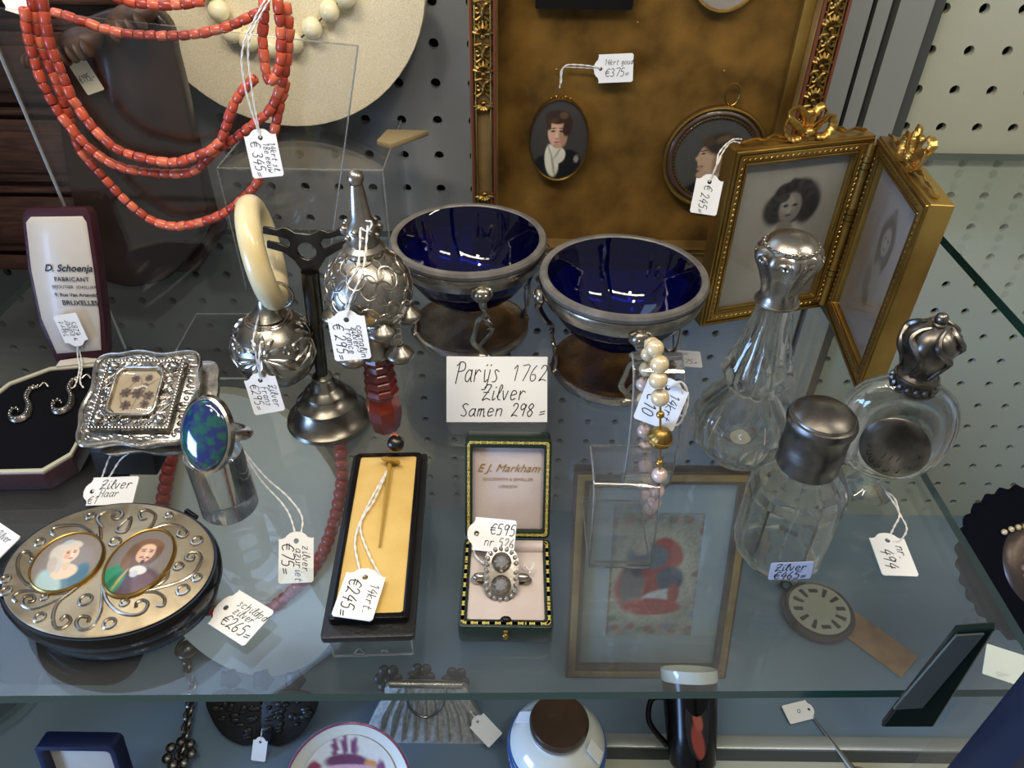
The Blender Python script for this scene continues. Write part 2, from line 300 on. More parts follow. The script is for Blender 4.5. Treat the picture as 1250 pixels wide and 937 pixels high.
# ------------------------------------------------------------------ painted pictures: soft ellipses laid over each other (flat print)
def picture(name, mt, parent, Mx, w, h, layers, bgc, oval=True, dome=0, n=44, grain=.03):
    vs = []; fs = []
    if oval:
        nr, nt_ = n, n*2; vs.append((0, 0))
        for i in range(1, nr+1):
            for k in range(nt_): a = 2*PI*k/nt_; vs.append((i/nr*math.cos(a)*w/2, i/nr*math.sin(a)*h/2))
        for k in range(nt_): fs.append((0, 1+k, 1+(k+1) % nt_))
        for i in range(nr-1):
            for k in range(nt_): a, b = 1+i*nt_, 1+(i+1)*nt_; j = (k+1) % nt_; fs.append((a+k, b+k, b+j, a+j))
    else:
        nx, ny = max(8, int(n*w/h)), n
        vs = [(-w/2+w*i/nx, -h/2+h*j/ny) for j in range(ny+1) for i in range(nx+1)]
        fs = [(j*(nx+1)+i, j*(nx+1)+i+1, (j+1)*(nx+1)+i+1, (j+1)*(nx+1)+i) for j in range(ny) for i in range(nx)]
    A = np.array(vs); X = A[:, 0]/(h/2); Y = A[:, 1]/(h/2)
    C = np.tile(np.array(lin(bgc)), (len(vs), 1))
    for cx, cy_, rx, ry, rot, col, soft in layers:
        a = R(rot); dx, dy = X-cx, Y-cy_; p = (dx*math.cos(a)+dy*math.sin(a))/rx; q = (-dx*math.sin(a)+dy*math.cos(a))/ry
        d = np.sqrt(p*p+q*q); soft = soft*.62; k = np.clip((1+soft-d)/(2*soft+1e-6), 0, 1)[:, None]; k = k*k*(3-2*k)
        C = C*(1-k)+np.array(lin(col))*k
    C = np.clip(C*(1+rng.normal(0, grain, (len(vs), 1))), 0, 1)
    z = dome*(1-np.clip((A[:, 0]/(w/2))**2+(A[:, 1]/(h/2))**2, 0, 1)) if dome else np.zeros(len(vs))
    inv = MAT4[parent.name].inverted()
    me = bpy.data.meshes.new(name); me.from_pydata([(inv @ (Mx @ V((a[0], a[1], zz))))*.001 for a, zz in zip(vs, z)], [], fs)
    ca = me.color_attributes.new('Col', 'FLOAT_COLOR', 'POINT'); ca.data.foreach_set('color', np.c_[C, np.ones(len(vs))].astype(np.float32).ravel())
    me.polygons.foreach_set('use_smooth', [True]*len(fs)); me.materials.append(mt)
    return link(name, me, parent)
# ================================================================== the setting
WY = 526.6
def pegboard(name, i0, i1, j0, j1, mt):
    vs = []; fs = []; P = 25.4; r = 3.4; n = 16
    for i in range(i0, i1):
        for j in range(j0, j1):
            cx, cz = -55.2+P*i, 157.75-P*j; o = len(vs)
            for k in range(n):
                a = 2*PI*k/n+PI/4; c, s = math.cos(a), math.sin(a); m = max(abs(c), abs(s)); vs.append((cx+P/2*c/m, WY, cz+P/2*s/m))
            for dy, rr in ((0, r), (5, r)):
                for k in range(n): a = 2*PI*k/n+PI/4; vs.append((cx+rr*math.cos(a), WY+dy, cz+rr*math.sin(a)))
            for k in range(n):
                q = (k+1) % n; fs += [(o+k, o+q, o+n+q, o+n+k), (o+n+k, o+n+q, o+2*n+q, o+2*n+k)]
    me = bpy.data.meshes.new(name); me.from_pydata([V(v)*.001 for v in vs], [], fs); me.materials.append(mt)
    o = link(name, me); o['kind'] = 'structure'; return o
pxL, pxR = ay(1066, 0, 515).x, ay(1163, 0, 515).x
ipost = round((pxL+pxR)/2/25.4+55.2/25.4)
wb = pegboard('wall_back', -16, ipost, -6, 20, M['peg']); wb2 = pegboard('wall_back_bay', ipost, 27, -6, 20, M['peg_lit'])
for o, a, b in ((wb, -475, pxR-20), (wb2, pxR-20, 630)):
    MB().box(((a+b)/2, WY+9, -20), (b-a, 4, 680)).build('backing', M['dark'], o)
def struct(mb, name, mt, **k): return tag_(mb.build(name, mt, **k), kind='structure')
# aluminium upright between the two bays: stepped profile
xs = [ay(u, 0, 512).x for u in (1040, 1068, 1074, 1092, 1100, 1142, 1163)]
tr = struct(MB().box(((xs[0]+xs[1])/2, 520, -10), (xs[1]-xs[0], 12, 660)), 'trim_1', M['alu'])
for a, b, y, mt in ((1, 2, 519, 'dark'), (2, 3, 514, 'alu'), (3, 4, 520, 'alud'), (4, 5, 512, 'alu'), (5, 6, 519, 'alud')):
    MB().box(((xs[a]+xs[b])/2, (y+526)/2, -10), (xs[b]-xs[a], 526-y, 660)).build('profile_rib', M[mt], tr)
FZ = -320
struct(MB().box((75, 410, FZ-6), (1100, 236, 12)), 'floor', M['board'])
rl = struct(MB().box((345, 286, FZ-5), (560, 12, 15)), 'trim_2', M['alu'], bevel=2)
MB().box((345, 276, FZ-6), (560, 8, 13)).build('rail_lip', M['alud'], rl)
struct(MB().box((345, 172, FZ-6), (560, 200, 12)), 'trim_3', M['cream'])
struct(MB().box((-205, 182, FZ-6), (540, 220, 12)), 'trim_5', M['board'])  # bluish colour stands in for blue window light on the cream ledge
struct(MB().box((-490, 330, -80), (10, 400, 560)), 'wall_left', M['alud'])
# dark blue door post at the front right
p0 = onp(1130, 937, V((0, 118, 0)), V((0, 1, 0))); p1 = onp(1250, 810, V((0, 118, 0)), V((0, 1, 0)))
dp = struct(MB().box((p1.x+22, 110, 220), (44, 16, 1100)), 'trim_4', M['navy'], bevel=2.5)
MB().box((p1.x+26, 100, 220), (10, 8, 1100)).build('gasket', M['blackm'], dp)
# ------------------------------------------------------------------ glass shelves
def glass_shelf(label, poly, z, t):
    T = thing('glass_shelf', label, 'shelf', (poly[0][0], poly[0][1], z-t))
    mb = MB(); mb.prism([poly], z-t, z); n = len(poly); mb.mi = [0]*(len(mb.f)-n)+[1]*n
    mb.build('pane', [M['glass'], M['edge']], T, world=True, smooth=False); return T
glass_shelf('large clear glass shelf with dark green front edge carrying the silver and the bottles', [(-330, 138.7), (206, 150.1), (206, 518), (-330, 518)], 0, 5)
zr = ay(1190, 187.5, 522).z
glass_shelf('higher glass shelf of the neighbouring bay beside the gilt photo frame, thick green side edge', [(at(1250, 400, zr).x-1.2, 200), (620, 200), (620, 522), (at(1155, 290, zr).x+3, 522)], zr, 5)
# ================================================================== background: bust, riser, chest, carved stand
RX0, RX1, RY = ay(265, 205, 430).x, ay(468, 217, 430).x, 430; RZ = ay(268, 205, 430).z
T = thing('acrylic_riser', 'clear acrylic riser block behind the rattles, under the linen bust', 'riser', ((RX0+RX1)/2, RY, 0))
W_ = RX1-RX0; D_ = 88
mb = MB(); mb.box((0, D_/2, RZ-1), (W_, D_, 2)); mb.box((0, 1, RZ/2), (W_, 2, RZ-2)); mb.box((-W_/2+1, D_/2, RZ/2), (2, D_-4, RZ-2)); mb.box((W_/2-1, D_/2, RZ/2), (2, D_-4, RZ-2)); mb.build('sheet', M['acryl'], T, smooth=False)
mb = MB()
for a, b in (((-1, 0, 1), (1, 0, 1)), ((1, 0, 1), (1, 1, 1)), ((-1, 0, 1), (-1, 1, 1)), ((-1, 0, 0), (-1, 0, 1)), ((1, 0, 0), (1, 0, 1))):
    mb.tube([(p[0]*W_/2, p[1]*D_, p[2]*RZ) for p in (a, b)], .55, 6)
mb.build('polished_edge', M['acredge'], T)
# linen bust pad leaning on the wall, standing on the riser
pc = ay(348, -25, 519); T = thing('linen_bust', 'cream linen necklace bust with rounded lower edge, on the acrylic riser', 'necklace bust', (pc.x, 505, RZ))
rx, rz_ = 150*ay(348, 0, 515).y/515*.60, 172*.62; zc = pc.z+3-RZ
loop = [(rx*math.cos(a)*(1 if math.sin(a) < 0 else .9), rz_*.80*math.sin(a)*(1.0 if math.sin(a) < 0 else 1.2)) for a in [2*PI*k/56 for k in range(56)]]
Mx = frame((0, -4, zc), (1, 0, 0), (0, .08, 1))
MB().prism([loop], -10, 4, Mx).build('pad', M['linen'], T, bevel=3, segs=3)
MB().prism([[(48, 0), (70, 26), (42, 27), (38, 6)]], -1, 3, frame((18, -42, 1), (1, 0, 0), (0, 1, 0))).build('foot', M['tanrefl'], T, bevel=1)  # tan wedge stands in for the bust's reflection in the riser top
T2 = thing('bead_necklace', 'pale jade round bead necklace hung on the linen bust', 'necklace', (pc.x, 495, RZ+60))
bm_ = MB().sphere((0, 0, 0), 6.4, 16, 10).mesh('bead', M['jade'])
pts = [ay(u, v, 490) for u, v in ((252, -16), (267, 13), (283, 40), (304, 50), (331, 58), (358, 52), (381, 34), (402, 13), (422, -4))]
for p in pts: link('bead', bm_, T2, Matrix.Translation(p-V((pc.x, 495, RZ+60))))
mb = MB(); mb.tube(cr(pts, 5), .5, 6); mb.build('cord', M['ink2'], T2, world=True)
# dark wooden chest with drawers
T = thing('drawer_chest', 'dark brown wooden chest with moulded drawer fronts at the far left', 'chest', (-325, 452, 0))
CW, CH, CD = 205, 168, 66
MB().box((0, CD/2+4, CH/2), (CW, CD-8, CH)).build('body', M['wood'], T, bevel=1)
MB().box((0, CD/2, CH+3), (CW+10, CD+6, 6)).build('top', M['wood'], T, bevel=2)
MB().box((0, CD/2, 5), (CW+8, CD+4, 10)).build('plinth', M['wood'], T, bevel=2)
for k in range(3):
    z = 34+k*50; d = MB().box((0, 2, z), (CW-12, 5, 40)).build('drawer', M['wood'], T, bevel=1.2)
    MB().box((0, -1, z), (CW-40, 3, 26)).build('raised_panel', M['wood'], d, bevel=1.4)
    MB().sphere((-20, -4, z), 3.2, 12, 8).build('knob', M['bronze'], d)
    MB().box((0, 0, z+25), (CW+2, 5, 3.5)).build('moulding', M['wood'], T, bevel=1.2)
# black gilt-rimmed tray on top of the chest with a tag
T = thing('trinket_tray', 'black tray with thin gold rim on top of the dark chest', 'tray', (-318, 452, CH+6))
MB().lathe([(0, 0), (40, 0), (46, 12), (44, 12), (38, 2), (0, 2)], 40).build('dish', M['black'], T)
MB().torus((0, 0, 12), 45, .9, 48, 8).build('rim', M['goldb'], T)
hp = ay(14, -2, 405); price_tag('white tag lying on the black gold-rimmed tray, partly cut off', hp, (1, 0, -.3), (.1, -.75, .65), [])
# dark carved stand seen behind the coral
YS = 432
def c1(x, y): return (x/3.1225, y/3.1225)
ol = [(62, 60), (110, 20), (175, 10), (204, 30), (214, 70), (224, 110), (235, 165), (247, 225), (252, 262), (246, 292), (228, 318), (206, 340), (186, 348), (150, 352), (112, 330), (88, 250), (72, 160)]
P = cr([ay(u, v, YS) for u, v in ol], 4, True); c0 = sum(P, V())/len(P)
T = thing('carved_stand', 'dark wooden carved stand behind the coral strands with a price sticker', 'stand', (c0.x, YS, 0))
mb = MB(); lay = []
for dy, s in ((0, .955), (1, .985), (3, 1.0), (9, 1.0), (11, .97)): lay.append([V((c0.x+(p.x-c0.x)*s, YS+dy, c0.z+(p.z-c0.z)*s)) for p in P])
n = len(P); mb.add([q for l in lay for q in l], [tuple(range(n)), tuple(reversed(range(4*n, 5*n)))]+[(a*n+k, a*n+(k+1) % n, (a+1)*n+(k+1) % n, (a+1)*n+k) for a in range(4) for k in range(n)])
mb.build('body', M['woodd'], T, world=True, angle=60)
for u, v, rx, rz, rot in ((98, 52, 30, 17, -18), (160, 22, 36, 17, -22), (48, 66, 15, 12, 0)):
    p = ay(u, v, YS-6); m = Matrix.Translation(p) @ Matrix.Rotation(R(rot), 4, 'Y'); k = ay(u+1, v, YS).x-ay(u, v, YS).x
    sp = MB(); sp.sphere((0, 0, 0), (rx*k, 10, rz*k), 24, 14, m)
    for q in range(4): sp.sphere((rx*k*(-.6+.35*q), -7, -rz*k*.35), (rx*k*.16, 5, rz*k*.7), 12, 8, m)
    sp.build('carved_hand', M['carve'], T, world=True)
s0 = ay(106, 94, YS-2.5); mx = frame(s0, (1, 0, .32), (-.32, 0, 1)); k = .43
st = MB().prism([rrect(25*k, 40*k, .5, 1)], 0, .5, mx).build('price_sticker', M['paper2'], T, world=True, smooth=False)
mb = MB(); strokes(mb, '€195,-', 3.6, -4.8, -2, .6, mx, .35, maxw=9.5); mb.build('handwriting', M['ink2'], st, world=True, smooth=False)
# clear acrylic necklace bust in front: trapezoid panel on a foot plate
YP = 357
bl, br = at(150, 430, 2), at(386, 432, 2); tl, tr_ = ay(0, 66, YP), ay(437, 56, YP)
bl = V((bl.x, YP, 2)); br = V((br.x, YP, 2))
T = thing('acrylic_bust', 'clear acrylic trapezoid necklace stand that carries the coral strands', 'necklace stand', ((bl.x+br.x)/2, YP, 0))
tl2 = tl+(tl-bl)*.12; tr2 = tr_
mb = MB(); o = V((0, 2, 0)); mb.slab([bl, br, tr2, tl2], [bl+o, br+o, tr2+o, tl2+o]); mb.build('panel', M['acryl'], T, world=True, smooth=False)
mb = MB(); mb.tube([bl, tl2], .8, 6); mb.build('polished_edge', M['alu'], T, world=True)
mb = MB(); mb.tube([br, tr2], .42, 6); mb.tube([tr2, tr2.lerp(tl2, .3)], .35, 6); mb.build('polished_edge', M['acredge'], T, world=True)
a, b, c, d = at(240, 383, 2), at(336, 383, 2), at(360, 462, 2), at(196, 462, 2)
mb = MB(); mb.slab([V((p.x, p.y, .2)) for p in (a, b, c, d)], [V((p.x, p.y, 2)) for p in (a, b, c, d)]); mb.build('foot_plate', M['acryl'], T, world=True, smooth=False)
mb = MB(); mb.tube([d, a, b], .5, 6); mb.tube([d, c], .7, 6); mb.build('polished_edge', M['acredge'], T, world=True)
# ================================================================== coral necklace
T = thing('coral_necklace', 'three-strand necklace of orange-red coral beads hung over the acrylic stand', 'necklace', (-190, 346, 90))
bms = []
for mt in ('coral', 'coral2', 'coral3'):
    for r, l in ((2.25, 5.3), (2.1, 4.6)):
        bms.append(MB().lathe([(.5, -l/2), (r*.86, -l/2), (r, -l/2+.5), (r*1.05, 0), (r, l/2-.5), (r*.86, l/2), (.5, l/2)], 10).mesh('bead', M[mt]))
STR = [([(160, -10), (172, 70), (185, 150), (205, 210), (235, 275), (265, 355), (310, 430), (375, 510), (450, 572), (530, 598), (600, 614), (680, 618), (755, 592), (812, 568), (850, 520), (868, 460), (890, 400), (925, 345), (975, 295), (1003, 275)], 343),
 ([(95, 30), (102, 120), (120, 195), (150, 285), (185, 365), (225, 430), (285, 505), (345, 568), (430, 625), (530, 652), (640, 661), (735, 656), (785, 610), (830, 568), (880, 540), (930, 500), (990, 455), (1030, 420), (1062, 350), (1085, 270), (1100, 180), (1102, 90), (1085, -10)], 347),
 ([(122, -10), (140, 110), (168, 210), (208, 290), (240, 380), (270, 460), (300, 560), (345, 620), (400, 680), (455, 742), (520, 800), (590, 846), (660, 862), (730, 856), (800, 836), (870, 802), (940, 742), (985, 690), (1020, 590), (1045, 500), (1062, 420), (1078, 350), (1096, 290)], 350),
 ([(1005, -12), (1008, 60), (1000, 130), (1005, 200), (1012, 262), (1024, 318), (1060, 272), (1072, 210), (1070, 130), (1064, 50), (1056, -12)], 340),
 ([(195, 45), (235, 55), (285, 72), (340, 90), (410, 115), (490, 130), (570, 135), (690, 136), (790, 122), (880, 98), (940, 70), (1000, 40)], 366),
 ([(430, -12), (500, 8), (575, 18), (650, 20), (730, 12), (800, -6)], 368)]
for S, Y in STR:
    P = cr([ay(*c1(x, y), Y) for x, y in S], 8); Q = resample(P, 5.15)
    for i in range(len(Q)-1):
        d = (Q[i+1]-Q[i]).normalized(); z = d; x = z.orthogonal().normalized()
        m = Matrix((x, z.cross(x), z)).transposed().to_4x4()
        m = Matrix.Translation((Q[i]+Q[i+1])/2-V((-190, 346, 90))) @ m @ Matrix.Rotation(rng.rand()*6, 4, 'Z') @ Matrix.Rotation(rng.normal(0, .09), 4, 'X')
        link('bead', bms[rng.randint(6)], T, m)
n_ = (0, -.8, .6)
h = ay(318, 168, 336); top = ay(330, -12, 336)
price_tag('white tag reading €345 on long strings below the coral necklace', h, (.10, -.25, -1), n_, [('14krt sl.', 2.6, 2, 3.4), ('18e eeuw', 2.6, 2, .6), ('€ 345=', 4.4, 1, -5)], [[h, h+V((-2, -1, 22)), h+V((1, -1, 40)), top], [h, h+V((.8, -1, 22)), h+V((4, -1, 42)), top+V((2, 0, 0))]], L=21, W=14.5)
# ================================================================== velvet frame with the miniatures
YF = 462
fx0, fx1 = ay(574, 150, YF).x, ay(1038, 10, YF).x; FH = 235; RW = 17
T = thing('velvet_display_frame', 'large carved gilt frame lined with ochre velvet, leaning on the back wall', 'frame', ((fx0+fx1)/2, YF, 0))
cx = (fx0+fx1)/2; hw = (fx1-fx0)/2
MB().box((0, 16, FH/2), (2*hw-8, 4, FH-8)).build('velvet_panel', M['velvet'], T)
for s in (-1, 1):
    xr = s*(hw-RW/2)
    r_ = MB().box((xr, 9, FH/2), (RW, 18, FH)).build('rail', M['gesso'], T, bevel=1)
    for a, wd, mt in ((-RW/2+1.6, 1.8, 'red'), (RW/2-1.6, 1.8, 'red'), (-RW/2+4, 1, 'gold'), (RW/2-4, 1, 'gold')):
        MB().box((xr+a, -1, FH/2), (wd, 3, FH)).build('bead_moulding', M[mt], r_, bevel=.5)
    if s > 0: MB().box((s*(hw-RW-3.5), 10, FH/2), (7, 6, FH-20)).build('slip', M['golds'], T, bevel=.8)
b_ = MB().box((0, 9, 8.5), (2*hw, 18, 17)).build('rail', M['gesso'], T, bevel=1)
MB().box((0, -.5, 15.6), (2*hw-20, 3, 2.6)).build('bead_moulding', M['gold'], b_, bevel=.8)
MB().box((0, -.5, 2), (2*hw-6, 3, 3)).build('bead_moulding', M['gold'], b_, bevel=.8)
mb = MB()
for k in range(7):
    a = R(-75+25*k); mb.sphere((5.2*math.sin(a), 0, 5.2*math.cos(a)-1), (1.15, 1.1, 3.2), 8, 6, Matrix.Translation((0, 0, 0)) @ Matrix.Identity(4))
    mb.tube([(1.2*math.sin(a), -.8, 1.2*math.cos(a)-1), (4*math.sin(a), -1.6, 4*math.cos(a)-1), (6.6*math.sin(a), -.9, 6.6*math.cos(a)-1)], [.5, 1.25, .7], 7)
mb.sphere((0, -1, -2), (2, 1.8, 1.8), 10, 8); palm = mb.mesh('palmette', M['orn'])
mb = MB()
for s in (-1, 1):
    mb.tube([(s*(3.1+(.4+2.6*(1-t))*math.cos(6.6*t+1.6)), -.9, 1.2+(.4+2.9*(1-t))*math.sin(6.6*t+1.6)) for t in [k/22 for k in range(23)]], [1.15-.5*k/22 for k in range(23)], 7)
    mb.tube([(s*.7, -.8, 6), (s*4.6, -1.4, 5.2), (s*6, -.7, 2.4)], [.6, 1.3, .5], 7)
    mb.tube([(s*.8, -.8, -2), (s*3.6, -1.2, -4.2), (s*5.4, -.6, -2.6)], [.7, 1.2, .5], 7)
mb.sphere((0, -1, -.5), (1.5, 1.4, 3.4), 8, 8); scroll = mb.mesh('scroll', M['orn'])
for s, u0, items in ((-1, 592, ((14, 's'), (40, 'p'), (66, 's'), (86, 'p'), (108, 's'), (128, 'd'), (238, 'd'), (-12, 'p'))), (1, 1012, ((8, 's'), (30, 'p'), (54, 's'), (76, 'p'), (98, 's'), (118, 'p'), (140, 's'), (-14, 'p')))):
    for v, k in items:
        z = ay(u0, v, YF).z; k2 = 1 if k != 'd' else .8
        if z < FH-8: link('palmette' if k != 's' else 'scroll', palm if k != 's' else scroll, T, Matrix.Translation((s*(hw-RW/2), -.5, z)) @ Matrix.Scale(k2*(-1 if k == 'd' else 1), 4, (0, 0, 1)))
YV = YF+13.5
def miniature(name, label, u, v, w, h, rim, layers, bgc, rz=0):
    p = ay(u, v, YV-4); t = thing(name, label, 'miniature', p)
    fr = frame(p, (math.cos(R(rz)), 0, math.sin(R(rz))), (-math.sin(R(rz)), 0, math.cos(R(rz))))
    q = [(w/2-rim, .6), (w/2-rim+.2, 1.6), (w/2-rim*.5, 2.4), (w/2-.3, 1.6), (w/2, 0), (w/2-.4, -3), (w/2-rim, -3)]
    return t, fr, q
t, fr, q = miniature('portrait_miniature', 'oval portrait miniature of a young man in a white cravat on the velvet', 682, 171, 39.0, 54, 1.3, None, '#35302c')
MB().lathe(q, 64, fr @ Matrix.Diagonal((1, 54/39., 1, 1)), loop=True).build('gilt_rim', M['gold'], t, world=True)
MAN = [(.1, -.95, .62, .62, 0, '#141317', .12), (-.38, -.8, .3, .45, -12, '#17161a', .12), (.3, -.5, .26, .3, 35, '#141317', .15),
 (-.16, -.5, .17, .42, 6, '#d6d0bb', .16), (-.02, -.36, .19, .22, -25, '#cfc9b4', .18), (-.12, -.62, .03, .3, 10, '#9b947c', .5), (-.02, -.3, .025, .2, -30, '#a39c86', .5), (-.2, -.28, .02, .2, 20, '#a39c86', .5),
 (-.03, .02, .17, .2, 0, '#b58a6c', .15), (-.04, .2, .235, .33, 0, '#c9a284', .1), (.1, .14, .1, .26, 0, '#a87e62', .5), (-.12, .05, .1, .1, 0, '#d0a088', .6),
 (-.04, .58, .3, .17, 0, '#33241a', .25), (.2, .36, .11, .24, -10, '#33241a', .25), (-.26, .42, .06, .16, 8, '#3a2a1e', .3), (-.12, .5, .1, .06, 20, '#4d3624', .5), (.1, .62, .1, .08, 0, '#5a4430', .6),
 (-.15, .24, .055, .022, 5, '#2a201a', .35), (.06, .24, .06, .022, -5, '#2a201a', .35), (-.15, .31, .075, .014, 6, '#4a3224', .5), (.07, .31, .08, .014, -6, '#4a3224', .5),
 (-.06, .13, .022, .09, 0, '#dcb698', .5), (-.05, .055, .045, .014, 0, '#8a5e48', .5), (-.05, -.02, .075, .016, 0, '#97514a', .4), (-.05, -.05, .06, .012, 0, '#b9796a', .6), (-.05, -.1, .08, .02, 0, '#b08868', .7), (.45, -.45, .06, .09, 0, '#8a8478', .6)]
picture('painting', M['paint'], t, frame(fr.translation+V((0, -1, 0)), (1, 0, 0), (0, 0, 1)), 37.4, 52, MAN, '#3b3733', True, .8, 50)
mb = MB(); mb.torus((0, 28, 0), 1.6, .45, 16, 6, fr); mb.sphere((-3, 27.4, .5), 1.0, 8, 6, fr); mb.sphere((3, 27.4, .5), 1.0, 8, 6, fr); mb.sphere((6, 26.4, .5), .8, 8, 6, fr); mb.sphere((-6, 26.4, .5), .8, 8, 6, fr); mb.build('hanger', M['goldb'], t, world=True)
th = ay(733, 84, YV-5)
price_tag('white tag reading €375 above the oval portrait, string pinned to the velvet', th, (1, -.02, .06), (0, -1, .15), [('14krt goud', 3, 2, 2), ('€375=', 4.4, 2.5, -4.5)], [[th, ay(700, 82, YV-4), ay(686, 84, YV-4), ay(684, 100, YV-4), ay(683, 108, YV-4)], [th+V((0, -1, 1)), ay(705, 79, YV-5), ay(688, 82, YV-5), ay(685, 104, YV-5)]], L=23, W=16)
rp = 873; D = 66.
t, fr, q = miniature('portrait_miniature', 'round walnut-framed portrait of a man in profile on the velvet', 872, 193, D, D, 11, None, '#444')
MB().lathe([(26, .5), (26.6, 1.6), (27.2, 1.0), (29, 2.2), (31, 1.2), (31.6, .6), (33, -.5), (33, -4), (25.6, -4)], 72, fr, loop=True).build('walnut_frame', M['brownw'], t, world=True)
MB().torus((0, 0, 1.0), 32.4, 1.5, 72, 8, fr).build('brass_rim', M['gold'], t, world=True)
mb = MB()
for k in range(72): mb.sphere((26.4*math.cos(2*PI*k/72), 26.4*math.sin(2*PI*k/72), 1.3), .8, 6, 4, fr)
tag_(mb.build('beaded_ring', M['gold'], t, world=True), kind='stuff')
PROF = [(0, -1.05, .75, .5, 0, '#1d1d20', .2), (.25, -.75, .55, .5, 25, '#1f2024', .2), (-.02, -.47, .33, .1, 28, '#b5ab98', .25), (-.12, -.3, .17, .24, 0, '#a58f78', .2),
 (-.12, .02, .3, .4, -8, '#b39a80', .1), (-.4, -.02, .09, .05, -35, '#b39a80', .25), (-.36, .1, .06, .16, -22, '#b39a80', .3), (-.33, -.27, .08, .035, 0, '#ab8f78', .3), (-.31, -.2, .07, .03, 0, '#92685a', .4), (-.28, -.4, .13, .09, 20, '#b0967c', .3),
 (.12, -.12, .17, .3, 0, '#8d745e', .5), (.12, .38, .42, .28, 5, '#38332d', .4), (.36, .12, .22, .36, 0, '#332f2a', .25), (-.22, .42, .14, .13, 30, '#4a3d31', .35), (.2, .02, .06, .12, 0, '#a0836c', .4),
 (-.3, .13, .055, .022, 8, '#2a211c', .4), (-.3, .2, .09, .018, 12, '#4a392d', .5), (.15, .5, .2, .08, 20, '#5c4d3d', .7)]
picture('painting', M['paint'], t, frame(fr.translation+V((0, -.7, 0)), (1, 0, 0), (0, 0, 1)), 52, 52, PROF, '#474744', True, .6, 50)
mb = MB(); mb.torus((4, 40.5, .5), 5.6, .6, 28, 8, fr, sx=.8, sy=1.2); mb.tube([fr @ V((2.5, 32.5, 0)), fr @ V((3.4, 34.6, .5))], 1, 8); mb.build('hanging_ring', M['gold'], t, world=True)
t, fr, q = miniature('portrait_miniature', 'oval gilt-rimmed miniature at the top of the velvet, only its lower edge in view', 890, -44, 44, 50, 1.6, None, '#444')
MB().lathe([(20, .6), (20.4, 1.8), (21.4, 2), (22, 0), (21.6, -3), (20, -3)], 56, fr @ Matrix.Diagonal((1, 1.14, 1, 1)), loop=True).build('gilt_rim', M['goldb'], t, world=True)
picture('painting', M['paint'], t, frame(fr.translation+V((0, -.7, 0)), (1, 0, 0), (0, 0, 1)), 41, 47, [(0, -.6, .6, .5, 0, '#8d8478', .3)], '#5b564e', True, .4, 20)
p = ay(715, -30, YV-4); t = thing('portrait_miniature', 'dark square-framed miniature at the top of the velvet, almost out of view', 'miniature', p)
fr = frame(p, (1, 0, 0), (0, 0, 1)); MB().prism([rrect(56, 34, 1), rrect(44, 22, 1)], -3, 2, fr).build('ebony_frame', M['black'], t, world=True, smooth=False)
picture('painting', M['paint'], t, fr, 44, 22, [(0, 0, .4, .6, 0, '#6a5f52', .3)], '#3c3833', False, 0, 14)
for i, (u, v) in enumerate(((778, 27), (679, 84), (883, 86))):
    p = ay(u, v, YV-1.5); T3 = thing('brass_pin', ('brass pin in the velvet above the portrait miniatures', 'brass pin holding the string of the oval portrait', 'brass pin through the ring of the round portrait')[i], 'pin', p)
    mb = MB(); mb.sphere((0, -1.2, 0), .9, 10, 6); mb.tube([(0, -1, 0), (0, 3, 0)], .35, 6); mb.build('head', M['goldb'], T3)
# ================================================================== folding double photo frame
A0, H0, B0 = at(855, 400), at(1005, 375), at(1045, 481)
T = thing('folding_photo_frame', 'gilt hinged double photo frame with ribbon-bow crests, standing on the glass', 'photo frame', H0)
GIRL1 = [(.02, -.62, .34, .42, 0, '#c9c6bb', .35), (.0, -.3, .12, .16, 0, '#8d8980', .4), (.1, .1, .3, .27, 0, '#2c2926', .3), (-.2, -.02, .16, .2, 15, '#37332f', .4), (.28, -.02, .15, .22, -15, '#2c2926', .4), (-.08, .22, .18, .12, 20, '#3d3934', .45),
 (.02, .0, .155, .2, 0, '#8f8a80', .2), (-.02, .04, .1, .12, 0, '#aaa59a', .5), (-.05, .03, .036, .02, 0, '#24211f', .5), (.08, .03, .036, .02, 0, '#24211f', .5), (.01, -.04, .018, .04, 0, '#b9b4a8', .5), (.01, -.1, .05, .014, 0, '#4d4742', .4), (-.1, .14, .08, .06, 20, '#423e39', .4)]
GIRL2 = [(.0, -.45, .26, .4, 0, '#a19b91', .45), (-.12, -.5, .1, .2, 10, '#857f76', .5), (.05, .14, .2, .3, 0, '#6a625b', .35), (-.1, .02, .08, .26, 8, '#6a625b', .4), (.2, .02, .08, .24, -8, '#6f675f', .4), (.05, .44, .06, .07, 0, '#7d756c', .4),
 (.05, .1, .12, .17, 0, '#a89f95', .25), (.0, .13, .025, .014, 0, '#4a443f', .4), (.1, .13, .025, .014, 0, '#4a443f', .4), (.05, .07, .014, .03, 0, '#b9b0a6', .5), (.05, .01, .04, .012, 0, '#776b64', .4), (.0, -.66, .1, .1, 0, '#7a736a', .5)]
for i, L_ in enumerate((GIRL1, GIRL2)):
    L_[:] = [(x+(.04 if i == 0 else 0), y+(.34 if i == 0 else .22), *r) for x, y, *r in L_]
for k in range(26):
    a = 2*PI*k/26; s = .72+.28*rng.rand(); GIRL1.insert(6, (.06+.27*s*math.cos(a)*1.05, .42+.25*s*math.sin(a), .07, .06, rng.rand()*90, '#3d3834' if k % 2 else '#262321', .5))
GIRL1[:0] = [(0, -.75, .42, .5, 0, '#b9b6ab', .6)]
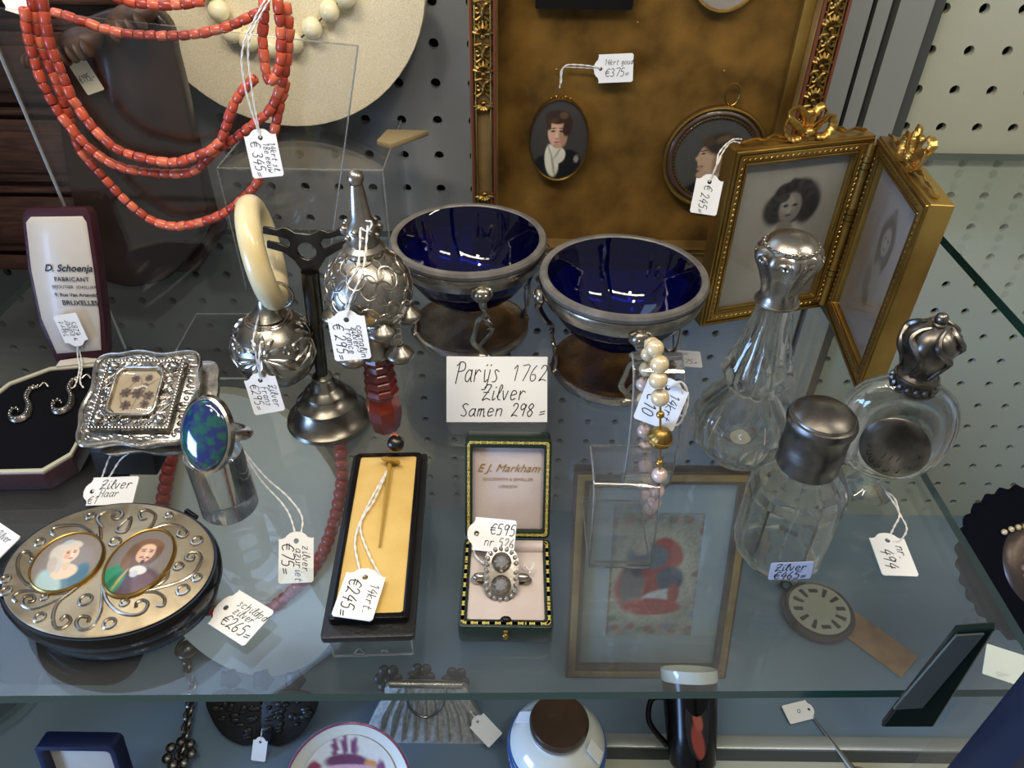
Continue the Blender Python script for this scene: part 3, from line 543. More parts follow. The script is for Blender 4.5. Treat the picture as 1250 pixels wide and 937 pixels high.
def leaf_panel(o, d, Wd, Ht, layers, bgc, mat_in):
    x = (d-o); x.z = 0; L = x.length; x.normalize(); mx = frame(o, x, (0, 0, 1))      # local z = x × up : front
    DP = 14
    fp = MB().prism([rrect(L, Ht, 1, 2, L/2, Ht/2), rrect(L-20, Ht-20, .5, 1, L/2, Ht/2)], -DP+2, -1, mx).build('frame_panel', M['golds'], T, world=True, bevel=.5)
    for inset, w_, z, mt in ((1.2, 1.8, .4, 'gold'), (4.0, 4.0, -.2, 'golds'), (8.4, 1.6, -.1, 'gold')):
        MB().prism([rrect(L-2*inset, Ht-2*inset, .6, 1, L/2, Ht/2), rrect(L-2*inset-2*w_, Ht-2*inset-2*w_, .4, 1, L/2, Ht/2)], -2, z, mx).build('moulding', M[mt], fp, world=True, bevel=.45)
    mb = MB(); r0, r1 = 6.0, L-6.0
    def dash(cx_, cy_, ang): mb.sphere((0, 0, 0), (1.5, .62, .55), 6, 4, mx @ Matrix.Translation((cx_, cy_, 0)) @ Matrix.Rotation(ang, 4, 'Z'))
    for k in range(int((L-14)/3.4)): dash(7+k*3.4, 6, .5); dash(7+k*3.4, Ht-6, .5)
    for k in range(int((Ht-14)/3.4)): dash(6, 7+k*3.4, 1.2); dash(L-6, 7+k*3.4, 1.2)
    tag_(mb.build('leaf_ornament', M['gold'], fp, world=True), kind='stuff')
    MB().box((L/2, Ht/2, -DP+3), (L-4, Ht-4, 2), mx).build('backing', M['maroon'], fp, world=True)
    picture('photograph', M['photo'], fp, mx @ Matrix.Translation((L/2, Ht/2, -5)), L-19, Ht-19, layers, bgc, False, 0, 150, .015)
    MB().box((L/2, Ht/2, -3.4), (L-19, Ht-19, .8), mx).build('glazing', M['acryl'], fp, world=True, smooth=False)
    # crest: ribbon bow with wavy tails
    cz = mx @ Matrix.Translation((L/2, Ht, -6)); mb = MB()
    def rib(pts, wd, f=.28): 
        P = cr(pts, 8); n = len(P); mb.tube(P, [wd*(1+.14*math.sin(k*1.9)) for k in range(n)], 8, M=cz, flat=.38)
    for s in (-1, 1):
        rib([(s*1.5, 3, 2.5), (s*7, 8, 3.5), (s*13, 12, 2), (s*15, 7, 3), (s*11, 2.5, 4), (s*5, 2.5, 3.5)], 2.4)
        rib([(s*1, 5, 0), (s*2, 12, 1), (s*7, 17.5, 0), (s*11.5, 15, -1), (s*9.5, 10.5, 1), (s*4.5, 8, 1.5), (s*1, 5, 2)], 2.2)
        rib([(s*4, 3, 3), (s*14, 2.5, 2), (s*20, 5, 2.5), (s*26, 2.2, 1.5), (s*32, 3.6, 2), (s*L*.44, 1.6, 1)], 1.9)
    mb.sphere((0, 5, 4), (3, 2.8, 2.6), 12, 8, cz); mb.sphere((0, 14.5, 1), (3.2, 2.4, 2), 10, 8, cz)
    mb.build('bow_crest', M['goldb'], fp, world=True, angle=70)
    return fp
leaf_panel(A0, H0, 90, 114, GIRL1, '#aaa79c', True); leaf_panel(H0, B0, 90, 114, GIRL2, '#a8a09a', True)
mb = MB(); mb.tube([H0+V((-2.5, -2, 4)), H0+V((-2.5, -2, 110))], 2.6, 12); mb.build('hinge_post', M['golds'], T, world=True)
for z in (22, 60, 92):
    mb = MB()
    for k in range(3): mb.tube([H0+V((-2.8, -2.4, z+k*4)), H0+V((-2.8, -2.4, z+k*4+3.4))], 3.2, 12)
    mb.build('hinge', M['gold'], T, world=True)
h = ay(866, 222, 372); cn = ay(893, 171, 385)
price_tag('white tag reading €245 hanging from the left corner of the gilt photo frame', h, (-.12, -.35, -.93), (-.12, -.85, .5), [('€', 4.2, 1.5, -2), ('245=', 4.2, 5.5, -3)], [[h, h+V((2, 0, 9)), ay(878, 186, 377), cn, ay(906, 170, 392)], [h, h+V((3, 1, 10)), ay(881, 188, 377), cn+V((0, 0, -1)), ay(905, 175, 390)]], L=20, W=14)
# ================================================================== cobalt salts in silver stands
def salt(label, base, seedrot):
    T = thing('salt_cellar', label, 'salt cellar', (base.x, base.y, 0), seedrot, None)
    MB().lathe([(0, 3.2), (26, 3.0), (31, 3.6), (34, 5.2), (35.6, 4.6), (36, 2), (35, 0), (30, .8), (0, 1.2)], 72).build('base_plate', M['silver'], T)
    MB().lathe([(0, 20), (9, 20), (20, 24), (31, 34), (38, 45), (42.2, 58), (44.4, 61.5), (44.2, 63.2), (41.2, 63.4), (38.6, 60), (34.5, 47), (27, 36), (17, 28.5), (8, 25.8), (0, 25.4)], 96).build('glass_bowl', M['blue'], T)
    MB().lathe([(40.6, 63.2), (41.4, 63.9), (44.2, 63.7), (45, 62), (44.3, 59.6), (43.4, 59)], 96).build('ground_rim', M['ground'], T)
    MB().lathe([(41.2, 51), (42.6, 50.6), (43.8, 54), (44.9, 58), (44.4, 59.2), (43.4, 59), (42.4, 55)], 96, loop=True).build('gallery_band', M['silver'], T)
    for k in range(4):
        mx = Matrix.Rotation(2*PI*k/4-PI/2, 4, 'Z'); mb = MB()
        P = cr([(43, 0, 50), (45, .5, 44), (41, 2.5, 37), (36.5, -1, 30), (36, -3, 22), (34.5, -4, 14), (33.5, 0, 8), (34, 2, 4)], 5)
        n = len(P); lg = mb.tube(P, [3.4-1.9*abs(math.sin(PI*i/(n-1))) for i in range(n)], 8, M=mx, flat=.6).build('leg', M['silver'], T)
        mb = MB(); mb.sphere((45, 0, 51), (3.2, 5.2, 4.6), 12, 8, mx); mb.sphere((47.4, -1.5, 51.5), (1.4, 1.5, 1.6), 8, 6, mx); mb.sphere((47.4, 1.7, 51.5), (1.4, 1.5, 1.6), 8, 6, mx)
        for s in (-1, 1): mb.tube([mx @ V((44.6, s*(3+2.6*math.cos(q*.75)), 54+2.6*math.sin(q*.75)-2)) for q in range(9)], .9, 6)
        mb.build('mask', M['silver'], lg)
        mb = MB()
        for q in range(3): mb.torus((0, 0, 0), 2.0, .55, 14, 6, mx @ Matrix.Translation((38.6-1.1*q, 3.2+1.4*q, 33-5*q)) @ Matrix.Rotation(1.2+q, 4, 'X') @ Matrix.Rotation(.9, 4, 'Y'))
        mb.build('ring', M['silver'], lg)
        mb = MB(); mb.sphere((34.2, 2, 3.6), (3, 5, 2.2), 10, 8, mx); mb.sphere((35.6, 5, 3.4), (1.6, 2, 1.6), 8, 6, mx); mb.sphere((35.6, -1.4, 3.4), (1.6, 2, 1.6), 8, 6, mx); mb.build('paw', M['silver'], lg)
        mb = MB(); P = cr([(36.8, 1, 31), (37.2, 5.5, 26), (35.4, 6.5, 20), (34.8, 2, 14), (35, -1, 10)], 5); mb.tube(P, 1.1, 7, M=mx, flat=.5); mb.build('leaf', M['silver'], lg)
    return T
salt('cobalt blue glass salt in a silver stand, left one, behind the handwritten card', at(575, 401), R(12))
salt('cobalt blue glass salt in a silver stand, right one, nearer the tall bottle', at(748, 449), R(6))
# ================================================================== handwritten card
a, b = at(545, 515), at(668, 515); n = V((0, -math.cos(R(38)), math.sin(R(38)))); u_ = V((0, math.sin(R(38)), math.cos(R(38))))
T = thing('price_card', 'white card handwritten Parÿs 1762 Zilver Samen 298 before the blue salts', 'card', (a+b)/2)
Wc = (b-a).length; mx = frame((a+b)/2, b-a, u_)
MB().box((0, 17.4, 0), (Wc, 34.8, .5), mx).build('card_face', M['paper'], T, world=True, smooth=False)
MB().prism([[(-Wc/2, 0), (Wc/2, 0), (Wc/2, 1), (-Wc/2, 1)]], -.25, .25, frame((a+b)/2+u_*34.6+V((0, 0, -1)), b-a, V((0, .6, -1)))).build('card_fold', M['paper'], T, world=True, smooth=False)
mb = MB(); p2 = (a+b)/2+u_*34.4
mb.slab([V((p2.x-Wc/2, p2.y, p2.z)), V((p2.x+Wc/2, p2.y, p2.z)), V((p2.x+Wc/2, p2.y+8, 0)), V((p2.x-Wc/2, p2.y+8, 0))], [V((p2.x-Wc/2, p2.y+.4, p2.z)), V((p2.x+Wc/2, p2.y+.4, p2.z)), V((p2.x+Wc/2, p2.y+8.4, 0)), V((p2.x-Wc/2, p2.y+8.4, 0))]); mb.build('card_back', M['paper'], T, world=True, smooth=False)
mb = MB(); strokes(mb, 'Parÿs', 10.5, -22.5, 21.5, .35, mx, .55, .25, maxw=24); strokes(mb, '1762', 8, 6.5, 22, .35, mx, .5, .25, maxw=20); strokes(mb, 'Zilver', 8, -8.5, 11.8, .35, mx, .55, .25, maxw=24); strokes(mb, 'Samen', 6.6, -20, 3.2, .35, mx, .55, .25, maxw=23); strokes(mb, '298 =', 6.6, 7, 3.2, .35, mx, .55, .25, maxw=19)
mb.build('handwriting', M['ink'], T, world=True, smooth=False)
# ================================================================== dark stand, teether and whistle rattle
Fp = at(403, 511); YSt = Fp.y
T = thing('hanging_stand', 'dark two-armed steel display stand on a stepped pewter foot', 'display stand', (Fp.x, Fp.y, 0))
MB().lathe([(0, 0), (21.4, 0), (22.2, 1.2), (21.6, 3), (19.8, 4), (17.6, 7), (15.4, 10.4), (15.2, 11), (16, 11.8), (15.6, 13), (12.8, 14.6), (10.8, 17), (10.4, 17.8), (11, 18.6), (10.4, 19.8), (7.6, 21.6), (6.4, 23), (5.6, 26.5), (5, 27.2), (5.2, 29), (3.2, 30.4), (0, 30.6)], 64).build('foot', M['pewter'], T)
q = lambda x, y: ay(250+x/3.123, 180+y/3.123, YSt)
pz = q(400, 470); pb = V((Fp.x, YSt, 29))
mb = MB(); mb.tube([pb, pb.lerp(pz, .55)], 3.1, 20); mb.tube([pb.lerp(pz, .55), pz], 4.2, 20); mb.build('pole', M['steel'], T, world=True)
ol = [(222, 300), (250, 304), (275, 311), (300, 301), (318, 306), (345, 323), (400, 329), (425, 321), (442, 309), (470, 321), (498, 316), (522, 296), (548, 292), (580, 262), (588, 290), (580, 312), (548, 312), (518, 332), (478, 345), (452, 346), (440, 366), (452, 385), (500, 362), (560, 338), (576, 350), (520, 385), (462, 418), (436, 462), (430, 492), (372, 492), (368, 466), (342, 428), (300, 397), (238, 380), (238, 354), (290, 366), (318, 378), (326, 360), (316, 347), (275, 336), (222, 326)]
lo = [(p.x, p.z) for p in (q(*s) for s in ol)]; hc = q(390, 393); kk = q(391, 393).x-q(390, 393).x
MB().prism([lo, circ(36*kk, 24, hc.x, hc.z)], -.8, .8, frame((0, YSt, 0), (1, 0, 0), (0, 0, 1))).build('arm_plate', M['steel'], T, world=True, bevel=.25, segs=1)
# teether rattle
bc = ay(336, 424, YSt-2); RB = 49*.412
T = thing('teether_rattle', 'silver ball rattle with an ivory teething ring hung from the left arm', 'rattle', (bc.x, bc.y, bc.z-RB))
rc = ay(321, 309, YSt-2); RT = (ay(321, 249, YSt-2).z-ay(330, 372, YSt-2).z)/2
rm = Matrix.Translation(rc) @ Matrix.Rotation(R(-7), 4, 'Y') @ Matrix.Rotation(R(13), 4, 'Z') @ Matrix.Rotation(R(90), 4, 'Y')
MB().torus((0, 0, 0), RT-4.6, 5.3, 64, 20, rm).build('ivory_ring', M['ivory'], T, world=True)
tb = bc+V((0, 0, RB))
MB().lathe([(0, -1), (9, -1), (6.5, 1.5), (4, 4), (3.4, 8), (4.6, 9.5), (3.4, 11), (0, 11.4)], 28, Matrix.Translation(tb)).build('collar', M['silver'], T, world=True)
mb = MB(); mb.torus((0, 0, 0), 6.9, .8, 32, 8, Matrix.Translation(rm @ V((RT-3.4, 0, 0))) @ Matrix.Rotation(R(90), 4, 'X')); mb.build('loop', M['silver'], T, world=True)
bm0 = Matrix.Translation(bc)
ball = MB().sphere((0, 0, 0), RB, 48, 32, bm0).build('ball', M['silver'], T, world=True)
def onball(lon, lat, r=RB): a, b = R(lon), R(lat*.85+22); return bc+V((math.sin(a)*math.cos(b), -math.cos(a)*math.cos(b), math.sin(b)))*r
mb = MB()
for lat in (42, 46): mb.tube([onball(k*10, lat, RB+.1) for k in range(36)], .5, 6, True)
for c0 in (0, 90, 180, 270):
    for dl, l0, l1, bend in ((-6, -2, -42, -16), (6, -2, -42, 16), (0, -4, -50, 0), (-12, -6, -34, -32), (12, -6, -34, 32), (-16, -4, -20, -40), (16, -4, -20, 40)):
        P = cr([onball(c0+dl*.3, l0, RB-.2), onball(c0+dl+bend*.4, (l0+l1)/2, RB+.1), onball(c0+dl+bend, l1, RB-.2)], 6); n = len(P); mb.tube(P, [.4+.95*math.sin(PI*i/(n-1)) for i in range(n)], 8, flat=.8)
    for dl, l1 in ((0, 34), (-18, 26), (18, 26), (-30, 10), (30, 10)):
        P = cr([onball(c0+dl*.2, 4, RB), onball(c0+dl*.6, 4+(l1-4)*.6, RB+.1), onball(c0+dl*1.2, l1, RB-.2)], 6); n = len(P); mb.tube(P, [.4+.95*math.sin(PI*i/(n-1)) for i in range(n)], 8)
    mb.tube([onball(c0-9, 1, RB+.3), onball(c0, 1, RB+.6), onball(c0+9, 1, RB+.3)], .9, 8)
    for s in (-1, 1): mb.tube([onball(c0+s*38+10*(1-t)*math.cos(7*t), 2+10*(1-t)*math.sin(7*t), RB+.1) for t in [k/16 for k in range(17)]], .75, 6)
mb.build('repousse_foliage', M['silverw'], ball, world=True)
h = ay(318, 464, YSt-RB-3); s1 = ay(312, 430, YSt-RB-1); s0 = ay(318, 376, YSt-3)
price_tag('white tag on the ivory-ringed rattle, in front of its silver ball', h, (.18, -.3, -.93), (-.05, -.72, .68), [('Zilver', 3.4, 2.5, 3), ('Frans', 3, 3, -.6), ('€295=', 4, 1, -5.6)], [[s0, s1+V((0, 0, 6)), s1, h], [s0+V((2, 0, -2)), s1+V((2, -1, 0)), h+V((.6, -.4, .4))]], L=20, W=15)
# whistle rattle
X0, Y0 = -61.6, 274.
zz = lambda v, u=450: ay(u, v, Y0).z
T = thing('whistle_rattle', 'silver whistle rattle with scaled ball, small bells and red agate handle', 'rattle', (X0, Y0, 0))
cz = zz(352); RB2 = 51*.365; zt = zz(217, 432)
sp = MB(); sp.lathe([(0, cz+RB2-2), (8.2, cz+RB2-1), (8.6, cz+RB2+1.5), (6.6, cz+RB2+3), (7.2, cz+RB2+6), (7.2, cz+RB2+9), (6.2, cz+RB2+12), (4.4, zt-16), (3.2, zt-6), (2.6, zt-2.4), (0, zt-2)], 32); sp.build('whistle', M['silver'], T)
MB().sphere((0, 0, zt), 3.3, 18, 12).build('finial', M['silver'], T)
mb = MB()
for k in range(14): mb.sphere((7.3*math.cos(2*PI*k/14), 7.3*math.sin(2*PI*k/14), cz+RB2+(8 if k % 2 else 10.5)), 1.5, 8, 6)
tag_(mb.build('beaded_collar', M['silver'], T), kind='stuff')
ball = MB().sphere((0, 0, cz), RB2-.6, 40, 26).build('ball', M['silver'], T)
mb = MB(); mb.lathe([(0, .55), (2.3, .5), (3.9, .25), (4.55, 0)], 12); mb.torus((0, 0, .1), 4.3, .34, 16, 5); sc = mb.mesh('scale', M['silver'])
N_ = 96
for i in range(N_):
    z = 1-2*(i+.5)/N_; a = i*2.39996; r = math.sqrt(1-z*z); d = V((r*math.cos(a), r*math.sin(a), z)); y = V((0, 0, 1))-d*z
    m = frame(d*(RB2-.55)+V((0, 0, cz)), y.cross(d), y); link('scale', sc, ball, m @ Matrix.Diagonal((.82+.25*rng.rand(), 1.0+.2*rng.rand(), 1, 1)))
bb = MB(); bb.lathe([(0, 5.2), (2, 5), (3, 3.6), (5.2, 2), (6.2, .8), (6.4, 0), (6.2, -.8), (5, -2.4), (2.6, -4), (0, -4.4)], 22); bell = bb.mesh('bell', M['silver'])
bt = MB()
for k in range(4): bt.torus((0, 0, 6.6+k*2.9), 1.7, .38, 12, 5, Matrix.Translation((0, 0, 6.6+k*2.9)) @ Matrix.Rotation(R(90), 4, 'X') @ Matrix.Rotation(R(90*(k % 2)), 4, 'Z').to_4x4() @ Matrix.Translation((0, 0, -6.6-k*2.9)))
chain = bt.mesh('chain', M['silver'])
for u, v, dy in ((466, 405, -13), (488, 432, -6), (431, 437, -8), (497, 384, 6), (410, 385, 8), (455, 395, 16)):
    p = ay(u, v, Y0+dy)-V((X0, Y0, 0)); b_ = link('bell', bell, T, Matrix.Translation(p)); c_ = link('chain', chain, b_); c_.matrix_local = Matrix()
zb = cz-RB2
MB().lathe([(0, zb+2), (6, zb+1), (6.6, zb-1), (5.4, zb-3), (6, zb-9), (6.8, zb-13), (7.4, zb-14), (6.9, zb-15.5), (0, zb-15.5)], 12).build('ferrule', M['silver'], T)
zh = zb-15.5; pr = [(0, zh)]; n = 5
for k in range(n): pr += [(6.0+.35*k, zh-k*4.6-.2), (6.9+.35*k, zh-k*4.6-2.3), (5.9+.35*k, zh-k*4.6-4.4)]
zl = zh-n*4.6; pr += [(7.2, zl-.5), (8.6, zl-7), (8.4, zl-13), (6.8, max(1.5, zl-21)), (4.4, max(.4, zl-23)), (0, max(.1, zl-24))]
MB().lathe(pr, 8).build('agate_handle', M['agate'], T, smooth=False)
h = ay(423, 390, Y0-RB2-5); s0 = ay(440, 278, Y0-8); s1 = ay(432, 320, Y0-RB2*.9)
price_tag('white tag reading €295 Cornalÿn zilver France on the whistle rattle', h, (.1, -.28, -.95), (-.04, -.72, .68), [('cornalÿn', 2.7, 2.5, 3.6), ('zilver', 2.7, 3, 1.4), ('France', 2.7, 3.5, -1), ('€ 295=', 4.2, 1, -5.8)], [[s0, s1+V((2, -2, 0)), ay(424, 350, Y0-RB2-2.5), h], [s0+V((3, 0, 1)), ay(443, 330, Y0-RB2-1), ay(428, 365, Y0-RB2-4), h+V((.5, -.5, 1))], [s0, s0+V((3, -1, -1)), s0+V((5, -1, 3)), s0+V((2, 0, 3))]], L=20.5, W=15)
# ================================================================== open jewel box with earrings
ZB = 13
rim = [(62, 447), (132, 441), (126, 470), (108, 520), (88, 556), (52, 577), (-30, 579), (-58, 555), (-40, 505), (10, 466)]
top = [at(u, v, ZB) for u, v in rim]; c0 = sum(top, V())/len(top)
T = thing('jewel_box', 'open maroon jewel box with white satin lid and dark blue velvet bed', 'jewel box', (c0.x, c0.y, 0))
def ring2(P, s, z): c = sum(P, V())/len(P); return [V((c.x+(p.x-c.x)*s, c.y+(p.y-c.y)*s, z)) for p in P]
mb = MB(); mb.slab(ring2(top, .95, 0), ring2(top, 1.0, ZB-1)); mb.build('tray', M['maroon'], T, world=True, bevel=.8)
mb = MB(); mb.prism([[(p.x, p.y) for p in ring2(top, .985, 0)], [(p.x, p.y) for p in ring2(top, .93, 0)]], ZB-1.2, ZB+.4); mb.build('cream_lip', M['cream'], T, world=True, bevel=.3)
mb = MB(); mb.slab(ring2(top, .93, ZB-1.1), ring2(top, .90, ZB-.2)); mb.build('velvet_bed', M['velb'], T, world=True, bevel=.5)
cl = at(3, 574, ZB-3); mb = MB(); mb.sphere(cl, (3, 2.2, 2), 12, 8); mb.sphere(cl+V((0, -1.5, -4)), (2, 1.8, 2.6), 12, 8); mb.build('clasp', M['goldb'], T, world=True)
hy = (top[0].y+top[1].y)/2+2; ln = V((0, math.sin(R(12)), math.cos(R(12)))); nrm = V((0, -math.cos(R(12)), math.sin(R(12)))); hp = V((0, hy, ZB+1))
lid = [onp(u, v, hp, nrm) for u, v in ((68, 443), (130, 438), (128, 395), (120, 330), (110, 262), (104, 253), (32, 254), (25, 262), (33, 330), (47, 395))]
inn = lambda P, s: [sum(P, V())/len(P)+(p-sum(P, V())/len(P))*s for p in P]
lidb = MB(); lidb.slab([p-nrm*9 for p in inn(lid, .97)], [p for p in lid]); lo_ = lidb.build('lid', M['maroon'], T, world=True, bevel=1.2)
mb = MB(); mb.slab([p+nrm*.2 for p in inn(lid, .89)], [p+nrm*.9 for p in inn(lid, .83)]); mb.build('satin_lining', M['satin'], lo_, world=True, bevel=.5)
mb = MB(); e0, e1 = top[0]+V((4, -2, .5)), top[1]+V((-5, -2, .5)); mb.slab([e0, e1, e1+V((-1, 4, 1.5)), e0+V((1, 4, 1.5))], [e0+V((0, 0, 1)), e1+V((0, 0, 1)), e1+V((-1, 4, 2.4)), e0+V((1, 4, 2.4))]); mb.build('satin_hinge', M['satin'], T, world=True, bevel=.3)
o_ = onp(80, 331, hp+nrm*1.5, nrm)
for tx, sz, dz, sh, sp_ in (('D. Schoenja', 5.2, 0, .4, 1), ('FABRICANT', 3.2, -5.4, 0, 1.1), ('BIJOUTIER  JOAILLIER', 2.5, -9.4, 0, 1), ('9, Rue Van Artevelde', 2.75, -13.8, 0, 1), ('BRUXELLES', 3.8, -18.6, 0, 1)):
    printed(tx, sz, frame(o_+ln*dz+V((1.5-dz*.1, 0, 0)), (1, 0, 0), ln), M['ink'], 'lettering', lo_, sh, 'CENTER', sp_)
for i, (u, v) in enumerate(((30, 492), (82, 482))):
    p = at(u, v, ZB+1.4); t = thing('earring', ('left marcasite swirl earring on the dark velvet bed', 'right marcasite swirl earring on the dark velvet bed, next to the silver box')[i], 'earring', p, 0, 'marcasite earrings')
    P = cr([at(u+a*.95, v+b, ZB+1.5) for a, b in ((18, -20), (8, -18), (2, -8), (6, 2), (3, 14), (-8, 20), (-18, 18), (-17, 9), (-10, 7), (-6, 12))], 5)
    n = len(P); mb = MB(); mb.tube(P, [.9+1.0*math.sin(PI*min(1, k/(n-1)*1.1)) for k in range(n)], 8, flat=.6); sw = mb.build('swirl', M['silver'], t, world=True)
    mb = MB()
    for k, p in enumerate(resample(P, 2.2)): mb.sphere(p+V((0, 0, 1.0)), .75, 6, 5)
    tag_(mb.build('marcasite', M['silverw'], t, world=True), kind='stuff')
    mb = MB(); mb.tube(cr([at(u+18, v-20, ZB+1.6), at(u+24, v-25, ZB+2.6), at(u+29, v-20, ZB+1.2)], 5), .5, 6); mb.build('ear_wire', M['silverw'], t, world=True)
nf = nrm; h = onp(93, 414, hp+nrm*4, nrm)
price_tag('white tag reading €285 lying against the satin lid of the jewel box', h, onp(80, 386, hp+nrm*4, nrm)-h+V((0, 0, .5)), nf, [('14krt', 2.8, 2, 2.6), ('zilver', 2.8, 2, -.4), ('€285', 3, 2, -4)], [[h, at(98, 432, ZB+5), at(100, 447, ZB+3), at(98, 466, ZB+3), at(103, 474, ZB+3)], [h+V((.5, 0, 0)), at(95, 436, ZB+5), at(97, 450, ZB+3), at(92, 470, ZB+3), at(86, 474, ZB+3)]], L=18, W=13)
# ================================================================== silver box with hair picture on a black block
aS = R(22); xs_ = V((1, .015, 0)); ys_ = V((0, math.cos(aS), math.sin(aS)))
mid = ay(158, 545, 247); mx = frame(mid, xs_, ys_)
T = thing('silver_box', 'square silver filigree box with hair-work flowers under glass, propped on a black block', 'box', (mid.x, mid.y+10, 0))
def wavy(wd, ht, amp, cy_, shr=0):
    out = []
    for x, y in rrect(wd, ht, 6, 6): out.append((x, y))
    P = resample([V((x, y, 0)) for x, y in out]+[V((out[0][0], out[0][1], 0))], 1.6)[:-1]; n = len(P)
    return [(p.x*(1-amp*math.cos(4*2*PI*k/n*2)/wd*2), cy_+p.y*(1-amp*math.cos(4*2*PI*k/n*2)/ht*2)) for k, p in enumerate(P)]
Sq = 50; Hh = 49
MB().prism([wavy(Sq, Hh, .9, Hh/2)], -1, 2.2, mx).build('scalloped_plate', M['silverw'], T, world=True, bevel=.5)
MB().prism([wavy(Sq, Hh, .8, Hh/2-1)], -9, -6, mx @ Matrix.Translation((6, 1, 0))).build('back_plate', M['silverw'], T, world=True, bevel=.5)
MB().prism([rrect(40, 39, 3, 3, 2, Hh/2)], -8, -.5, mx).build('case', M['silverd'], T, world=True, bevel=.5)
mb = MB(); W2 = wavy(Sq-.6, Hh-.6, .9, Hh/2); mb.tube([(x, y, 2.4) for x, y in W2], 1.0, 7, True, M=mx)
for k, (x, y) in enumerate(wavy(Sq-7, Hh-7, .9, Hh/2)):
    if k % 2 == 0: mb.sphere((x, y, 2.3), (1.5+.8*(k % 3), 1.4, 1.0), 8, 5, mx @ Matrix.Identity(4))
mb.build('gadrooned_rim', M['silverw'], T, world=True)
rb = MB().prism([rrect(37, 37, .6, 2, 0, Hh/2)], 2, 6, mx).build('raised_block', M['silverd'], T, world=True, bevel=.4)
mb = MB()
for s in range(4):
    for k in range(24):
        a = -17.6+35.2*k/23; x, y = ((a, -17.8), (17.8, a), (a, 17.8), (-17.8, a))[s]; mb.sphere((x, y+Hh/2, 6.0), .85, 6, 4, mx)
tag_(mb.build('beaded_border', M['silverw'], rb, world=True), kind='stuff')
mb = MB()
for k in range(220):
    x, y = rng.uniform(-16, 16, 2)
    if max(abs(x)/11.5, abs(y)/12.5) < 1.02: continue
    mb.torus((x, y+Hh/2, 6.2), .9+.5*rng.rand(), .36, 9, 5, mx)
for sx in (-1, 1):
    for sy in (-1, 1):
        mb.tube([(sx*16.5, sy*6+Hh/2, 6.4), (sx*7, sy*16.5+Hh/2, 6.4)], .5, 6, M=mx); mb.tube([(sx*16.5, sy*2+Hh/2, 6.4), (sx*2, sy*16.5+Hh/2, 6.4)], .4, 6, M=mx)
tag_(mb.build('filigree', M['silverw'], rb, world=True), kind='stuff')
for sx in (-1, 1):
    for sy in (-1, 1):
        mb = MB(); mb.sphere((sx*14, sy*14+Hh/2, 7), (2.7, 2.7, 2.4), 16, 10, mx); mb.torus((sx*14, sy*14+Hh/2, 6.3), 2.8, .5, 18, 6, mx); mb.build('stud', M['silverw'], rb, world=True)
fr2 = MB().prism([rrect(23, 26, 5, 5, 0, Hh/2), rrect(20.5, 23.5, 4, 5, 0, Hh/2)], 5, 9, mx).build('picture_rim', M['silverw'], T, world=True, bevel=.7)
HAIR = [(0, 0, .9, 1, 0, '#b9a888', .5)]
for cx_, cy_, s in ((-.18, .62, .17), (.32, .66, .15), (-.42, .0, .21), (.05, -.02, .24), (.48, -.12, .2), (-.3, -.55, .2), (.42, -.5, .17), (.25, .3, .14)):
    for k in range(7): a = 2*PI*k/7+cx_*9; HAIR.append((cx_+s*.6*math.cos(a), cy_+s*.6*math.sin(a), s*.5, s*.34, math.degrees(a), '#54433a' if k % 2 else '#6a574a', .25))
    HAIR.append((cx_, cy_, s*.4, s*.4, 0, '#43352d', .4))
for x, y, r_ in ((-.3, .3, 60), (.1, .35, 100), (.5, .45, 40), (0, -.5, 80), (-.55, -.3, 110), (.3, -.35, 60)): HAIR.append((x, y, .32, .018, r_, '#7a6552', .6))
HAIR += [(.05+.09*k, .26+.05*math.sin(k*1.1), .05, .045, 0, '#eee6d2', .3) for k in range(-2, 4)]
picture('hair_picture', M['paint'], fr2, mx @ Matrix.Translation((0, Hh/2, 6.5)), 21, 24, HAIR, '#d3c4a4', False, 0, 64)
MB().prism([rrect(20.5, 23.5, 4, 5, 0, Hh/2)], 7.2, 8.0, mx).build('glass', M['acryl'], fr2, world=True, bevel=.4)
T = thing('display_block', 'small black block propping up the square silver box', 'display block', (mid.x, mid.y+8, 0))
b0 = at(155, 580, 0); MB().slab([V((b0.x-15, b0.y, 0)), V((b0.x+15, b0.y, 0)), V((b0.x+15, b0.y+38, 0)), V((b0.x-15, b0.y+38, 0))], [V((b0.x-15, b0.y+3, mid.z-9)), V((b0.x+15, b0.y+3, mid.z-9)), V((b0.x+15, b0.y+36, mid.z+4)), V((b0.x-15, b0.y+36, mid.z+4))]).build('block', M['blackm'], T, world=True, bevel=1)
h = at(113, 600, 4); price_tag('white tag reading Zilver Haar lying under the square silver box', h, (1, .02, .05), (-.05, -.35, .93), [('Zilver', 4.4, 3, 1), ('Haar', 3.6, 3.5, -3), ('€1', 3.6, -1, -6.2)], [[h, h+V((1, 8, 1)), at(135, 556, 14), at(150, 550, 20)], [h+V((.6, 0, 0)), h+V((5, 7, 2)), at(146, 562, 13), at(158, 552, 20)]], L=24, W=14)
